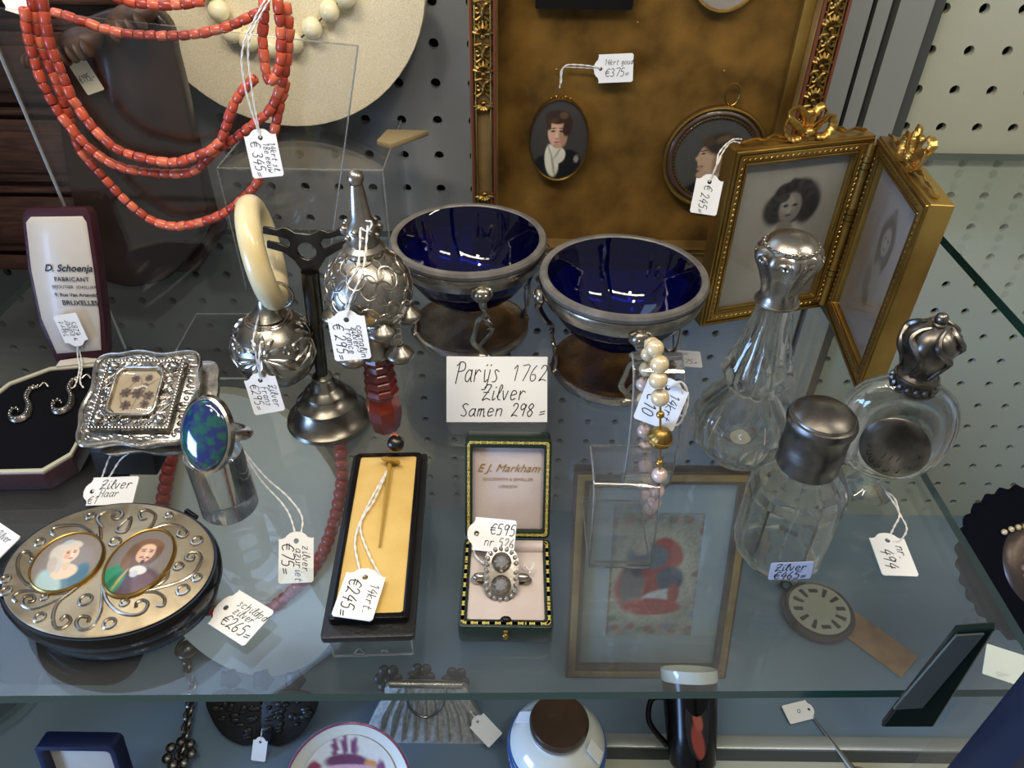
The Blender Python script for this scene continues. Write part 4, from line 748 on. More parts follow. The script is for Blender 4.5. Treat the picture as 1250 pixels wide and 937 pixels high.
# ================================================================== azurite ring on a clear cylinder
cb = at(281, 616); T = thing('acrylic_cylinder', 'short clear acrylic cylinder carrying the blue-green stone ring', 'display cylinder', (cb.x, cb.y, 0))
MB().lathe([(0, 0), (12.6, 0), (13, .6), (12.4, 34.5), (11.8, 35.2), (0, 35.2)], 48).build('block', M['block'], T)
sc_ = ay(251, 531, cb.y-9); nr = V((-.22, -.80, .56)).normalized(); upv = V((.10, .5, .86)); mx = frame(sc_, V(upv).cross(nr), upv)
T = thing('stone_ring', 'silver ring with a large oval blue-green stone on the acrylic cylinder', 'ring', (sc_.x, sc_.y, sc_.z-16))
MB().sphere((0, 0, 0), (10.9, 15.2, 5.2), 40, 24, mx).build('stone', M['stone'], T, world=True)
MB().lathe([(10.4, .6), (11.2, 1.2), (12.0, .4), (12.2, -2.5), (11.2, -3), (10, -2.2)], 56, mx @ Matrix.Diagonal((1, 1.37, 1, 1)), loop=True).build('bezel', M['silverw'], T, world=True)
sh = mx @ Matrix.Translation((0, 0, -11.5)) @ Matrix.Rotation(R(90), 4, 'X')
mb = MB(); mb.tube([sh @ V((10.2*math.cos(a), 10.2*math.sin(a), 0)) for a in [2*PI*k/40 for k in range(40)]], 1.7, 10, True, flat=1.6); mb.build('shank', M['silverw'], T, world=True)
h = at(362, 660, 7); s0 = at(293, 545, 20)
price_tag('white tag reading €75 zilver azuriet, string tied to the stone ring', h, (.06, -.74, -.62), (0, -.5, .87), [('zilver', 3.2, 2, 2.8), ('azuriet', 3.2, 3, -.2), ('€75=', 5, .5, -6)], [[s0, at(318, 585, 12), at(345, 615, 8), at(356, 635, 8), h], [s0, at(322, 580, 14), at(352, 607, 10), at(369, 632, 8), h+V((1, 0, 0))]], L=21, W=15)
# ================================================================== oval snuff box
Cx, Cy, LZ = -159.3, 187.0, 18.0; A_, B_ = 43.0, 33.6; ang = R(-11.2)
T = thing('snuff_box', 'large oval black snuff box with silvered lid and two painted portraits', 'snuff box', (Cx, Cy, 0), ang)
el = Matrix.Diagonal((1, B_/A_, 1, 1))
MB().lathe([(0, 0), (37.5, 0), (39.5, 1.5), (41, 7), (40.8, 9.4), (0, 9.4)], 96, el).build('tray', M['black'], T)
MB().lathe([(0, 9.6), (42, 9.6), (43.2, 11), (43.6, 16), (42.6, 18), (0, 18)], 96, el).build('lid', M['black'], T)
pl = MB().lathe([(0, 18), (41.2, 18), (41.4, 18.5), (40.6, 19), (0, 19)], 96, el).build('silver_plate', M['silverg'], T)
mb = MB(); hb = MAT4[T.name].inverted() @ at(234, 627, 14); mb.tube([hb+V((-3, 1, 0)), hb+V((3, -1.6, 0))], 1.3, 12); mb.build('hinge', M['black'], T)
def sp_(x, y, z=19.1): return at(x/4.46, 600+y/4.46, z)
W_ = [[(560, 195), (530, 150), (570, 110), (640, 98), (668, 120), (645, 150), (612, 140), (625, 118)], [(800, 215), (835, 170), (845, 125), (800, 100), (760, 115), (770, 150), (800, 145)], [(800, 215), (900, 182), (980, 190), (1022, 225), (1000, 248), (968, 238), (975, 215)],
 [(300, 240), (278, 220), (300, 195), (380, 182), (450, 190), (510, 235), (540, 320), (535, 400), (480, 470), (390, 545), (320, 600), (290, 670), (300, 735), (350, 740), (385, 700), (360, 675), (330, 700)], [(180, 365), (160, 330), (120, 335), (95, 385), (105, 450), (150, 505), (220, 525), (240, 530)],
 [(180, 420), (165, 450), (175, 490), (200, 515)], [(90, 600), (70, 575), (110, 545), (180, 540), (300, 555), (380, 545)], [(340, 570), (260, 610), (180, 635), (125, 615), (130, 575), (180, 565), (185, 595), (155, 600)],
 [(560, 500), (555, 580), (545, 660), (500, 735), (440, 750), (415, 715), (440, 680), (485, 685), (480, 710)], [(565, 510), (580, 590), (640, 650), (720, 672), (780, 655), (805, 610), (780, 590), (745, 605), (740, 630)], [(650, 540), (760, 545), (850, 548), (895, 580), (890, 620), (855, 620)],
 [(790, 545), (880, 520), (980, 490), (1060, 440), (1095, 370), (1080, 335), (1030, 335), (1012, 365), (1045, 375), (1055, 350)], [(860, 510), (905, 475), (918, 430)], [(520, 235), (530, 300), (550, 250), (545, 190)], [(690, 150), (640, 195), (640, 218), (680, 220), (705, 185), (712, 140), (690, 150)]]
mb = MB()
for wv in W_: mb.tube(cr([sp_(*p) for p in wv], 5), .72, 7)
mb.build('scroll_wire', M['silver'], pl, world=True)
for x, y, r_ in ((494, 132, 24), (627, 273, 32), (217, 274, 26), (180, 372, 17), (30, 475, 26), (33, 540, 30), (465, 588, 38), (240, 575, 20), (217, 683, 30), (596, 716, 36), (678, 604, 24), (920, 130, 22), (1072, 268, 32), (972, 407, 26), (1072, 468, 26), (996, 535, 36), (60, 480, 8)):
    if r_ < 10: continue
    c = sp_(x, y); c2 = sp_(x+r_, y); mb = MB(); mb.torus(c, (c2-c).length*.86, .68, 22, 7); mb.build('ring_wire', M['silver'], pl, world=True)
LADY = [(0, -.75, .7, .55, 0, '#5a7f92', .2), (-.35, -.7, .3, .5, 25, '#a9c4c6', .35), (.4, -.6, .2, .4, -25, '#456f86', .3), (.02, -.42, .34, .24, 0, '#e0c8ac', .2), (.04, -.2, .11, .2, 0, '#d8bb9e', .2), (-.18, .22, .28, .42, 15, '#cfc7ba', .3), (.05, .5, .3, .2, -10, '#d6cec2', .3), (-.32, -.1, .14, .28, 10, '#bdb3a6', .4), (-.15, -.25, .07, .2, 0, '#c9c0b3', .4),
 (.1, .16, .21, .29, -6, '#e6c9ae', .14), (.02, .1, .08, .09, 0, '#e0a893', .6), (.03, .22, .05, .022, 0, '#3a2e2c', .35), (.2, .21, .045, .022, 0, '#3a2e2c', .35), (.03, .28, .06, .014, 8, '#6a5448', .5), (.2, .27, .05, .014, -8, '#6a5448', .5), (.14, .11, .022, .08, 0, '#f0d9c2', .5), (.13, -.0, .06, .022, 0, '#b0524c', .4), (-.05, .66, .14, .1, 20, '#b8c4cc', .5)]
GENT = [(.1, -.8, .75, .6, 0, '#4e3a45', .2), (-.5, -.65, .36, .5, -20, '#2f8a64', .2), (-.42, -.7, .1, .42, -25, '#1f6a4a', .5), (.4, -.7, .28, .4, 25, '#6a5560', .4), (-.2, -.5, .03, .4, -20, '#b59a4a', .4), (-.14, .12, .24, .42, 10, '#6e5036', .25), (.3, .2, .16, .36, -10, '#6a4a32', .3), (.08, .52, .3, .16, 0, '#7a5a3e', .3), (-.28, -.1, .12, .24, 15, '#7a5c42', .4),
 (.1, .2, .21, .3, -4, '#d9ac8c', .14), (.1, .38, .17, .1, 0, '#e2bb9c', .5), (.02, .25, .05, .02, 0, '#2a1e1a', .35), (.21, .25, .05, .02, 0, '#2a1e1a', .35), (.02, .31, .07, .016, 8, '#4a3020', .5), (.21, .31, .07, .016, -8, '#4a3020', .5), (.13, .14, .025, .09, 0, '#eac8ac', .5), (.05, .06, .06, .02, 20, '#3a2418', .35), (.2, .06, .06, .02, -20, '#3a2418', .35), (.13, .02, .04, .014, 0, '#a8544a', .4), (.13, -.08, .05, .07, 0, '#4a3020', .4), (.12, -.32, .2, .13, 0, '#d9d8d2', .2), (.06, -.42, .1, .1, 20, '#c4c6c8', .3)]
for cx_, cy_, a1, a2, lay_, bgc in ((365, 380, (365, 222), (520, 365), LADY, '#8a817a'), (760, 380, (840, 228), (905, 330), GENT, '#7d746e')):
    c = sp_(cx_, cy_, 20); upv = (sp_(cx_+(80 if lay_ is GENT else 38), cy_-150, 20)-c); upv.normalize(); mxp = frame(c, upv.cross(V((0, 0, 1))), upv)
    Wp, Hp = (26.5, 29.5) if lay_ is LADY else (25, 33)
    f_ = MB().lathe([(Wp/2-.6, -1), (Wp/2-.4, .7), (Wp/2, .9), (Wp/2+.5, .3), (Wp/2+.6, -1.2)], 56, mxp @ Matrix.Diagonal((1, Hp/Wp, 1, 1))).build('portrait_rim', M['gold'], T, world=True)
    picture('portrait', M['paint'], f_, mxp, Wp-.8, Hp-.8, lay_, bgc, True, 1.6, 48)
h = at(276, 742, 3.5); price_tag('white tag reading €265 schildpad zilver lying beside the oval snuff box', h, (.86, -.5, .0), (0, -.12, .99), [('schildpd', 3.2, 3, 3), ('zilver', 3, 4, -.3), ('€265=', 4.6, 2.5, -6)], [], L=22, W=17)
h = at(-14, 655, 4); price_tag('white tag cut by the left edge of view behind the snuff box', h, (.8, -.5, .1), (0, -.3, .95), [('Zilver', 3, 3, 2), ('€', 4, 4, -4)], [], L=20, W=14)
# ================================================================== pin box
ZP = 22.5
f0, f1, k0, k1 = at(409.5, 749.5, ZP), at(490, 748.5, ZP), at(439.5, 557.5, ZP), at(510, 557.5, ZP)
org = (f0+f1)/2; ya = ((k0+k1)/2-org); LP = ya.length; ya.normalize(); xa = V((ya.y, -ya.x, 0)); Wp = ((f1-f0).length+(k1-k0).length)/2
mx = frame(org, xa, ya)
T = thing('pin_box', 'black pin box with straw-yellow velvet pad on a clear plastic lid', 'jewel box', (org.x, org.y+30, 0))
MB().prism([rrect(Wp+9, LP+13, 1.5, 3, 0, LP/2-1)], -6.5, -3.5, mx).build('base_plate', M['blackm'], T, world=True, bevel=.4)
MB().prism([rrect(Wp+4.4, LP+4.4, 2, 4, 0, LP/2), rrect(Wp, LP, 1.2, 4, 0, LP/2)], -4, .6, mx).build('rim', M['black'], T, world=True, bevel=.4)
MB().prism([rrect(Wp, LP, 1.2, 4, 0, LP/2)], -3, 0, mx).build('velvet_pad', M['pad'], T, world=True, bevel=.5)
zf = -ZP
mb = MB(); w2 = Wp+5
for c, d in (((0, LP/2, zf+1), (w2, LP+6, 1.4)), ((0, -2.6, zf/2-3), (w2, 1.2, -zf-8)), ((0, LP+2.6, zf/2-3), (w2, 1.2, -zf-8)), ((-w2/2, LP/2, zf/2-3), (1.2, LP+6, -zf-8)), ((w2/2, LP/2, zf/2-3), (1.2, LP+6, -zf-8))): mb.box(c, d, mx)
cl = mb.build('clear_lid', M['acryl'], T, world=True, smooth=False)
mb = MB(); P = [(-w2/2, -3.2), (w2/2, -3.2)]; mb.tube([mx @ V((-w2/2, -3.2, -7)), mx @ V((-w2/2, -3.2, zf+.6)), mx @ V((w2/2, -3.2, zf+.6)), mx @ V((w2/2, -3.2, -7))], .45, 6); mb.build('lid_edge', M['acredge'], cl, world=True)
printed('PS', 3, frame(mx @ V((4.5, -3.9, zf+3)), xa, V((0, 0, 1))), M['alu'], 'moulded_mark', cl)
mb = MB(); tri = [mx @ V((-5+2.6*math.cos(a), -3.9, zf+4+2.6*math.sin(a))) for a in (R(90), R(210), R(330))]
for k in range(3): mb.tube([tri[k].lerp(tri[(k+1) % 3], .12), tri[k].lerp(tri[(k+1) % 3], .88)], .22, 5)
mb.build('recycling_mark', M['alu'], cl, world=True)
pa, pb_ = at(476, 566, ZP+3), at(463.5, 667, ZP+1.2); T2 = thing('stick_pin', 'gold stick pin with dark ball and coral band lying on the yellow pad', 'pin', pa)
mb = MB(); mb.tube([pa, pb_], [.95, .42], 8); mb.build('needle', M['pin_gold'], T2, world=True)
hd = at(483, 541, ZP+8); dv = (hd-pa).normalized(); hm = frame(pa+dv*1.5, dv.orthogonal(), dv.cross(dv.orthogonal()))
mb = MB(); mb.lathe([(0, -.6), (3.8, -.6), (4.4, 0), (3.8, .7), (0, .8)], 24, hm, rib=lambda a, z: 1+.06*math.cos(a*12)); mb.build('gold_collar', M['pin_gold'], T2, world=True)
MB().sphere(hd, 3.9, 20, 14).build('ball', M['steel'], T2, world=True)
mb = MB(); mb.torus((0, 0, 0), 3.3, .9, 28, 8, frame(hd+V((-1.2, .5, .3)), (.3, .6, .7), (-.5, .8, -.2))); mb.build('coral_band', M['coral2'], T2, world=True)
h = at(446, 705, ZP+3); s0 = at(474, 572, ZP+2.5)
price_tag('white tag reading 14krt €245 on the yellow velvet pad of the pin box', h, (-.12, -.9, -.06), (0, -.1, .99), [('14krt.', 3.4, 2, 3), ('€245=', 5, 1, -5.4)], [[s0, at(450, 615, ZP+1.5), at(434, 655, ZP+1.5), at(438, 690, ZP+2), h], [s0, at(457, 610, ZP+1.5), at(440, 640, ZP+1.5), at(450, 675, ZP+2), at(466, 705, ZP+2)]], L=21, W=15.5)
# ================================================================== ring box
ZR = 11
q = [at(u, v, ZR) for u, v in ((558.5, 765.5), (676, 765), (667, 656), (568.5, 659))]
org = (q[0]+q[1])/2; Wr = (q[1]-q[0]).length; Dr = ((q[2]+q[3])/2-org).length
T = thing('ring_box', 'small open dark green ring box with gold-tooled edges and pale silk lining', 'jewel box', (org.x, org.y+Dr/2, 0))
mx = Matrix.Translation((0, -Dr/2, 0))
MB().prism([rrect(Wr, Dr, 2, 3, 0, Dr/2), rrect(Wr-6.4, Dr-7, 1, 3, 0, Dr/2)], 1, ZR, mx).build('case', M['greenl'], T, bevel=.7)
MB().prism([rrect(Wr-1.6, Dr-1.6, 2, 3, 0, Dr/2)], 0, 2, mx).build('case_floor', M['greenl'], T)
padr = MB().prism([rrect(Wr-6.6, Dr-7.2, 1, 3, 0, Dr/2)], 1.5, ZR-1.2, mx).build('silk_pad', M['satinp'], T, bevel=1.5)
def tool(loopw, looph, cy_, z, par, m, mt):
    mb = MB()
    P = resample([V((x, y, z)) for x, y in rrect(loopw, looph, 1.2, 3, 0, cy_)+[rrect(loopw, looph, 1.2, 3, 0, cy_)[0]]], .55)
    for off in ():
        mb.tube([V((p.x*(1+off/loopw*2), cy_+(p.y-cy_)*(1+off/looph*2), z)) for p in P[::3]], .17, 4, True, M=m)
    for k, p in enumerate(P):
        if k % 8 < 5: mb.box(p, (1.15, 1.15, .3), m)
        elif k % 8 == 6: mb.box(p, (.8, .8, .3), m)
    return tag_(mb.build('gold_tooling', mt, par, smooth=False), kind='stuff')
tool(Wr-3.2, Dr-3.4, Dr/2, ZR+.05, T, mx, M['tooling'])
la = R(25); lu = V((0, math.sin(la), math.cos(la))); Ll = 44.5; W2 = Wr*.985
lm = frame((0, Dr/2+.4, ZR), (1, 0, 0), lu)         # local z = front of the lid
lidp = MB().prism([rrect(W2, Ll, 2, 3, 0, Ll/2), rrect(W2-6.2, Ll-7, 1, 3, 0, Ll/2-.5)], -11, 0, lm).build('lid', M['greenl'], T, bevel=.7)
MB().prism([rrect(W2-5.8, Ll-6.6, 1, 3, 0, Ll/2-.5)], -11, -3.2, lm).build('silk_lining', M['satinp'], lidp, bevel=.6)
tool(W2-3.1, Ll-3.3, Ll/2, .05, lidp, lm, M['tooling'])
mw_ = Matrix.Translation((org.x, org.y+Dr/2, 0)) @ lm
for tx, sz, y, sh in (('E J. Markham', 5.0, 29, .45), ('GOLDSMITH & JEWELLER', 1.9, 25, 0), ('LONDON', 1.8, 21.8, 0)): printed(tx, sz, mw_ @ Matrix.Translation((0, y, -2.9)), M['giltink'], 'lettering', lidp, sh)
mb = MB(); mb.tube([(-Wr/2+3.4, Dr/2-3.6, ZR-.5), (Wr/2-3.4, Dr/2-3.6, ZR-.5)], 2.6, 12); mb.build('silk_hinge', M['satinp'], T)
mb = MB(); mb.sphere((0, -Dr/2+3.3, ZR-.2), (2.3, 1.6, 1.6), 12, 8); mb.build('catch', M['black'], T)
mb = MB(); mb.box((0, -Dr/2-.3, 6.5), (1.6, 1.2, 5)); mb.sphere((0, -Dr/2-.8, 6.4), (1.2, .9, 1.2), 10, 8); mb.build('push_button', M['gold'], T)
rc = at(612, 700, ZR+4.5); T2 = thing('cluster_ring', 'silver ring with two stone clusters standing in the silk of the green box', 'ring', (rc.x, rc.y, ZR-2))
fx = frame((0, 0, 6.5), (1, 0, 0), (0, .82, .57))
MB().prism([[(x*1.0, y) for x, y in rrect(14, 22, 6.6, 8)]], -1.6, .4, fx).build('cluster_plate', M['silver'], T2, bevel=.4)
mb = MB()
for k, p in enumerate(resample([V((x, y, 0)) for x, y in rrect(12, 20, 5.8, 8)+[rrect(12, 20, 5.8, 8)[0]]], 2.4)[:-1]): mb.sphere((p.x, p.y, .8), (1.05, 1.05, .9), 7, 5, fx)
tag_(mb.build('small_stones', M['gem2'], T2), kind='stuff')
for y in (-4.5, 4.5):
    b_ = MB().lathe([(0, 0), (3.9, 0), (4.0, 1.2), (3.2, 2.2), (2.8, 1.8), (0, 1.4)], 20, fx @ Matrix.Translation((0, y, 0))).build('collet', M['silver'], T2)
    MB().lathe([(2.7, 1.6), (1.9, 2.9), (0, 3.5)], 8, fx @ Matrix.Translation((0, y, 0))).build('centre_stone', M['gem2'], b_, smooth=False)
mb = MB(); mb.tube([(11*math.cos(a), 0, 3-5*math.sin(PI*k/20)) for k, a in enumerate([PI-PI*k/20 for k in range(21)])], [1.5]*21, 8); mb.build('shank', M['silver'], T2)
for s in (-1, 1): MB().sphere((s*8.6, -.6, 5.2), (3, 1.8, 1.7), 10, 8).build('shoulder', M['silver'], T2)
h = at(582, 651, ZR+9); price_tag('white tag reading €595 nr 526 above the cluster ring in the green box', h, (.95, -.2, .12), (-.12, -.62, .78), [('€595', 4.3, 5.5, .4), ('nr 526', 3.4, 3.5, -4.4)], [[h, at(578, 668, ZR+2), at(584, 682, ZR+1), at(600, 692, ZR+2)], [at(640, 690, ZR+2), at(648, 696, ZR+3), at(652, 686, ZR+4), at(646, 700, ZR+2)]], L=20, W=13.5)
# ================================================================== pearl bracelet on a clear stand
T = thing('bracelet_stand', 'clear plastic bracelet stand with curved upright before the right blue salt', 'display stand', at(762, 690))
b0 = T.location.x*1000; y0 = T.location.y*1000
def bent(prof, x0, x1, th, nm):
    P = cr([(0, a, b) for a, b in prof], 6); n = len(P); vs = []
    for k, p in enumerate(P):
        t = (P[min(k+1, n-1)]-P[max(k-1, 0)]).normalized(); nn = V((0, -t.z, t.y))
        for x, s in ((x0, -.5), (x1, -.5), (x1, .5), (x0, .5)): vs.append(V((x, p.y, p.z))+nn*th*s)
    fs = [(0, 1, 2, 3), tuple(reversed(range(4*n-4, 4*n)))]+[(4*k+a, 4*k+(a+1) % 4, 4*k+4+(a+1) % 4, 4*k+4+a) for k in range(n-1) for a in range(4)]
    o = MB().add(vs, fs).build(nm, M['block'], T, world=True, angle=50)
    mb = MB(); mb.tube([V((x0, p.y, p.z)) for p in P], .45, 6); mb.tube([V((x1, p.y, p.z)) for p in P], .45, 6); mb.tube([V((x0, P[0].y, P[0].z)), V((x1, P[0].y, P[0].z))], .6, 6); mb.tube([V((x0, P[-1].y, P[-1].z)), V((x1, P[-1].y, P[-1].z))], .5, 6); mb.build('polished_edge', M['acredge'], o, world=True)
xa, xb = ay(724, 640, y0).x, ay(803, 640, y0).x
bent([(y0-1, .8), (y0+1, 20), (y0+5, 36), (y0+14, 42), (y0+30, 42)], xa, xb, 2.4, 'base_curve')
bent([(y0+2, 1), (y0+16, 1), (y0+36, 1)], xa, xb, 1.6, 'foot_plate')
xc, xd = ay(764, 540, y0+20).x, ay(822, 540, y0+20).x
bent([(y0+20, 28), (y0+14, 40), (y0+14, 62), (y0+20, 82), (y0+30, 90), (y0+36, 86)], xc, xd, 1.8, 'upright_curve')
p = [(ay(700+x/3.12, 400+y/3.12, y0+10+dy), r, mt) for x, y, r, dy, mt in ((310, 78, 3.4, 4, 'pearl'), (328, 138, 3.5, 1, 'pearl'), (323, 198, 3.5, -1, 'pearl'), (330, 265, 3.5, -2, 'pearl'), (331, 330, 1.6, -2.5, 'goldb'), (328, 513, 1.6, -2, 'goldb'), (328, 560, 3.3, -1.5, 'pearlp'), (317, 620, 3.3, -.5, 'pearlp'), (308, 665, 3.1, 2, 'pearlp'), (290, 686, 2.8, 7, 'pearlp'),
 (300, 66, 3.1, 12, 'pearl'), (285, 100, 2.9, 17, 'pearl'), (277, 158, 3.0, 20, 'pearl'), (266, 215, 3.0, 22, 'pearlp'), (270, 325, 3.0, 22, 'pearlp'), (268, 270, 3.0, 22, 'pearl'), (268, 390, 3.1, 22, 'pearlp'), (271, 455, 3.1, 21, 'pearlp'), (271, 527, 3.1, 20, 'pearlp'), (272, 582, 3.0, 18, 'pearl'), (277, 640, 2.9, 13, 'pearlp'))]
T2 = thing('pearl_bracelet', 'pearl bracelet with round gold clasp hung over the clear stand', 'bracelet', (p[8][0].x, p[8][0].y, p[8][0].z-4))
for c, r, mt in p: MB().sphere(c, r, 18, 12).build('pearl' if mt != 'goldb' else 'gold_bead', M[mt], T2, world=True)
cc = ay(806, 534, y0+7); cm = Matrix.Translation(cc) @ Matrix.Rotation(R(8), 4, 'Y')
cl = MB().lathe([(0, -5), (1.5, -4.6), (3.6, -3.2), (4.8, 0), (3.6, 3.2), (1.5, 4.6), (0, 5)], 40, cm @ Matrix.Rotation(R(25), 4, 'X'), rib=lambda a, z: 1+.035*math.cos(a*12)).build('clasp', M['gold'], T2, world=True)
MB().torus((0, 0, 0), 4.75, .4, 32, 6, cm).build('clasp_band', M['goldb'], cl, world=True)
th = [c for c, r, mt in p]; mb = MB(); mb.tube(cr(th[:5]+[cc]+th[5:10]+th[:9:-1][:1]+[], 3) if 0 else cr(th[:5]+[cc]+th[5:10], 3), .45, 6); mb.tube(cr(th[10:], 3), .45, 6); mb.build('thread', M['goldb'], T2, world=True)
h = ay(826, 487, y0+14); s0 = ay(815, 466, y0+10)
price_tag('white tag reading €10 behind the front pearls of the bracelet', ay(815, 473, y0+16), (-.25, -.2, -.95), (-.12, -.75, .64), [('14krt', 3.6, 1, 2), ('€10', 4.6, 4, -6)], [[ay(815, 473, y0+15), ay(832, 466, y0+14), ay(840, 484, y0+14), ay(834, 508, y0+14), ay(825, 498, y0+14)], [ay(815, 473, y0+15), ay(828, 470, y0+14), ay(836, 490, y0+14), ay(830, 516, y0+14), ay(812, 520, y0+14)]], L=20, W=16)
h = at(811, 436, 1); price_tag('white tag reading 275 lying on the glass behind the right blue salt', h, (1, -.1, 0), (0, 0, 1), [('Zilveren', 2.6, 1, 3.4), ('€ 275=', 4, 4, -5)], [], L=25, W=16)
# ================================================================== scent bottles
def engraved(mb, n, r, z0, z1, m, cnt=18):
    for k in range(cnt):
        a = 2*PI*k/cnt; zc = (z0+z1)/2
        mb.tube([m @ V(((r+.1)*math.cos(a+.14*math.sin(t*PI*2)), (r+.1)*math.sin(a+.14*math.sin(t*PI*2)), z0+(z1-z0)*t)) for t in [i/6 for i in range(7)]], .5, 5)
b = at(899, 551); b.y = 278
T = thing('scent_bottle', 'tall waisted cut-glass scent bottle with flared embossed silver stopper', 'bottle', (b.x, b.y, 0))
rib = lambda a, z: 1+.085*abs(math.cos(a*5.5))*(1 if 6 < z < 86 else 0)
MB().lathe([(0, 0), (15, 0), (16.5, 2), (20, 6), (23.5, 13), (24.2, 19), (23.2, 25), (19.5, 33), (14.5, 40), (12.2, 43), (13.4, 46), (15.6, 50), (15.8, 53), (13.8, 58), (11, 67), (9, 77), (7.8, 86), (7.8, 93), (4.2, 93), (4.2, 80), (6.5, 62), (8.5, 52), (7.6, 44), (12, 37), (18, 28), (19.4, 20), (17.5, 12), (12, 7), (0, 6)], 66, rib=rib).build('glass_body', M['crys'], T, angle=28)
MB().lathe([(0, 7.0), (6.5, 7.6), (6.5, 8), (0, 7.4)], 20).build('paper_label', M['paper2'], T)
zt = 89
st = MB().lathe([(0, zt), (8.2, zt-.5), (9.2, zt+.6), (9.0, zt+2), (8.2, zt+3.2), (8.0, zt+6), (8.4, zt+10), (10.5, zt+16), (13.2, zt+21.5), (13.6, zt+24), (12.4, zt+26.4), (10.6, zt+27.4), (10.9, zt+28.6), (8.8, zt+31), (5, zt+32.6), (0, zt+33.2)], 56, rib=lambda a, z: 1+.08*math.cos(a*8)*(1 if zt+9 < z < zt+26.5 else 0)).build('silver_stopper', M['silver'], T)
mb = MB(); mb.torus((0, 0, zt+1), 9.1, .6, 48, 6); mb.torus((0, 0, zt+27.6), 10.9, .8, 48, 6)
for k in range(24): a = 2*PI*k/24; mb.sphere((10.9*math.cos(a), 10.9*math.sin(a), zt+28), .9, 6, 5)
for k in range(8):
    a = 2*PI*k/8+.39
    for s in (-1, 1): mb.tube([(13.4*math.cos(a+s*.2*(1-t)*math.cos(6*t)), 13.4*math.sin(a+s*.2*(1-t)*math.cos(6*t)), zt+22.5+2.4*(1-t)*math.sin(6*t)) for t in [i/12 for i in range(13)]], .7, 6)
for k in range(9): a = 2*PI*k/9; r_ = 4.5 if k else 0; mb.sphere((r_*math.cos(a), r_*math.sin(a), zt+32.4-(.9 if k else 0)), (2, 2, 1.2), 8, 5)
mb.build('embossing', M['silver'], st)
# square-shouldered bottle with silver cap
b = at(945, 678)
T = thing('scent_bottle', 'stout faceted glass scent bottle with round silver screw cap and blue price sticker', 'bottle', (b.x, b.y, 0))
MB().lathe([(0, 0), (13, 0), (14.5, 1), (18.8, 7), (19.4, 10), (19.6, 40), (18.8, 46), (16, 52), (12.5, 56), (10.4, 57.5), (10, 62), (6.5, 62), (6.5, 57), (11, 52.5), (15.4, 47), (16.6, 40), (16.6, 10), (14, 7.5), (0, 7)], 12, Matrix.Rotation(R(8), 4, 'Z')).build('glass_body', M['crys'], T, smooth=False, bevel=.6)
cap = MB().lathe([(0, 56), (11.6, 56), (12, 57), (11.8, 62), (12.1, 63), (11.9, 64), (12.1, 66), (11.8, 67), (12, 76), (12.8, 77), (13, 79), (12.4, 80.6), (11.4, 81), (11.2, 82), (8, 84.4), (0, 85.6)], 56).build('silver_cap', M['silverd'], T)
mb = MB(); mb.torus((0, 0, 81.2), 11.2, .45, 48, 6); mb.torus((0, 0, 84), 6.5, .4, 36, 6); mb.torus((0, 0, 83), 9.3, .3, 40, 6); mb.build('turned_rings', M['silver'], cap)
s0 = at(944, 697, 6); sn = V((-.05, -.9, .43)).normalized(); su = V((0, .43, .9)); so = V((b.x-2, b.y-19.6, 15)); sm = frame(so, V((1, 0, .06)), su)
stk = MB().prism([rrect(17, 10, .6, 1)], 0, .3, frame(so, (1, 0, .08), (0, .05, 1))).build('price_sticker', M['blueL'], T, world=True, smooth=False)
mb = MB(); fm = frame(so, (1, 0, .08), (0, .05, 1)); strokes(mb, 'Zilver', 4, -6.8, .4, .38, fm, .4, maxw=13); strokes(mb, '€465=', 4, -6.8, -4.4, .38, fm, .45, maxw=13.5); mb.build('handwriting', M['ink'], stk, world=True, smooth=False)
# oval flask
b = at(1058, 598); fdir = V((.42, -.907, 0)); fdir = V((-.30, -.954, 0)).normalized(); rz = math.atan2(fdir.x, -fdir.y)
T = thing('scent_flask', 'flat oval glass flask on a small foot with dark silver medallion and crown stopper', 'bottle', (b.x, b.y, 0), rz)
MB().lathe([(0, 0), (10.4, 0), (11, .8), (10.2, 2), (6, 4.2), (3.8, 7), (3.6, 10), (6, 14), (0, 14)], 40).build('glass_foot', M['crys'], T)
zc = 40; mb = MB()
prof = [(math.sin(PI*i/28), -math.cos(PI*i/28)) for i in range(29)]; prof = [(abs(r)**.8, math.copysign(abs(z)**.85, z)) for r, z in prof]; prof[0] = (0, -1); prof[-1] = (0, 1)
fl = lambda s: Matrix.Translation((0, 0, zc)) @ Matrix.Diagonal((24.5*s, 12.5*s*s, 28*s, 1))
mb.lathe(prof, 56, fl(1), rib=lambda a, z: 1+.012*math.cos(a*28)); mb.lathe([(r, -z) for r, z in prof], 40, fl(.86)); mb.build('glass_body', M['crys'], T)
mx = Matrix.Translation((0, -12.2, zc-2)) @ Matrix.Rotation(R(90), 4, 'X')
med = MB().lathe([(0, 2.2), (6, 2.0), (12, 1.2), (14.6, .2), (15.2, -.6), (0, -.8)], 56, mx @ Matrix.Rotation(R(28), 4, 'Z') @ Matrix.Diagonal((.93, 1.12, 1, 1))).build('silver_medallion', M['silverd'], T)
mb = MB()
for k in range(9):
    a = R(180+k*22); c = V((11*math.cos(a)*.9, 11*math.sin(a), 1.4)); mb.tube([mx @ (c+V((2.0*(1-t)*math.cos(7*t+k), 2.0*(1-t)*math.sin(7*t+k), 0))) for t in [i/12 for i in range(13)]], .17, 5)
for k in range(3): mb.tube([mx @ V((-4+3*k+math.sin(t*5), -5+12*t, 2.1-.6*t)) for t in [i/8 for i in range(9)]], .22, 5)
mb.build('engraving', M['steel'], med)
zt = 63
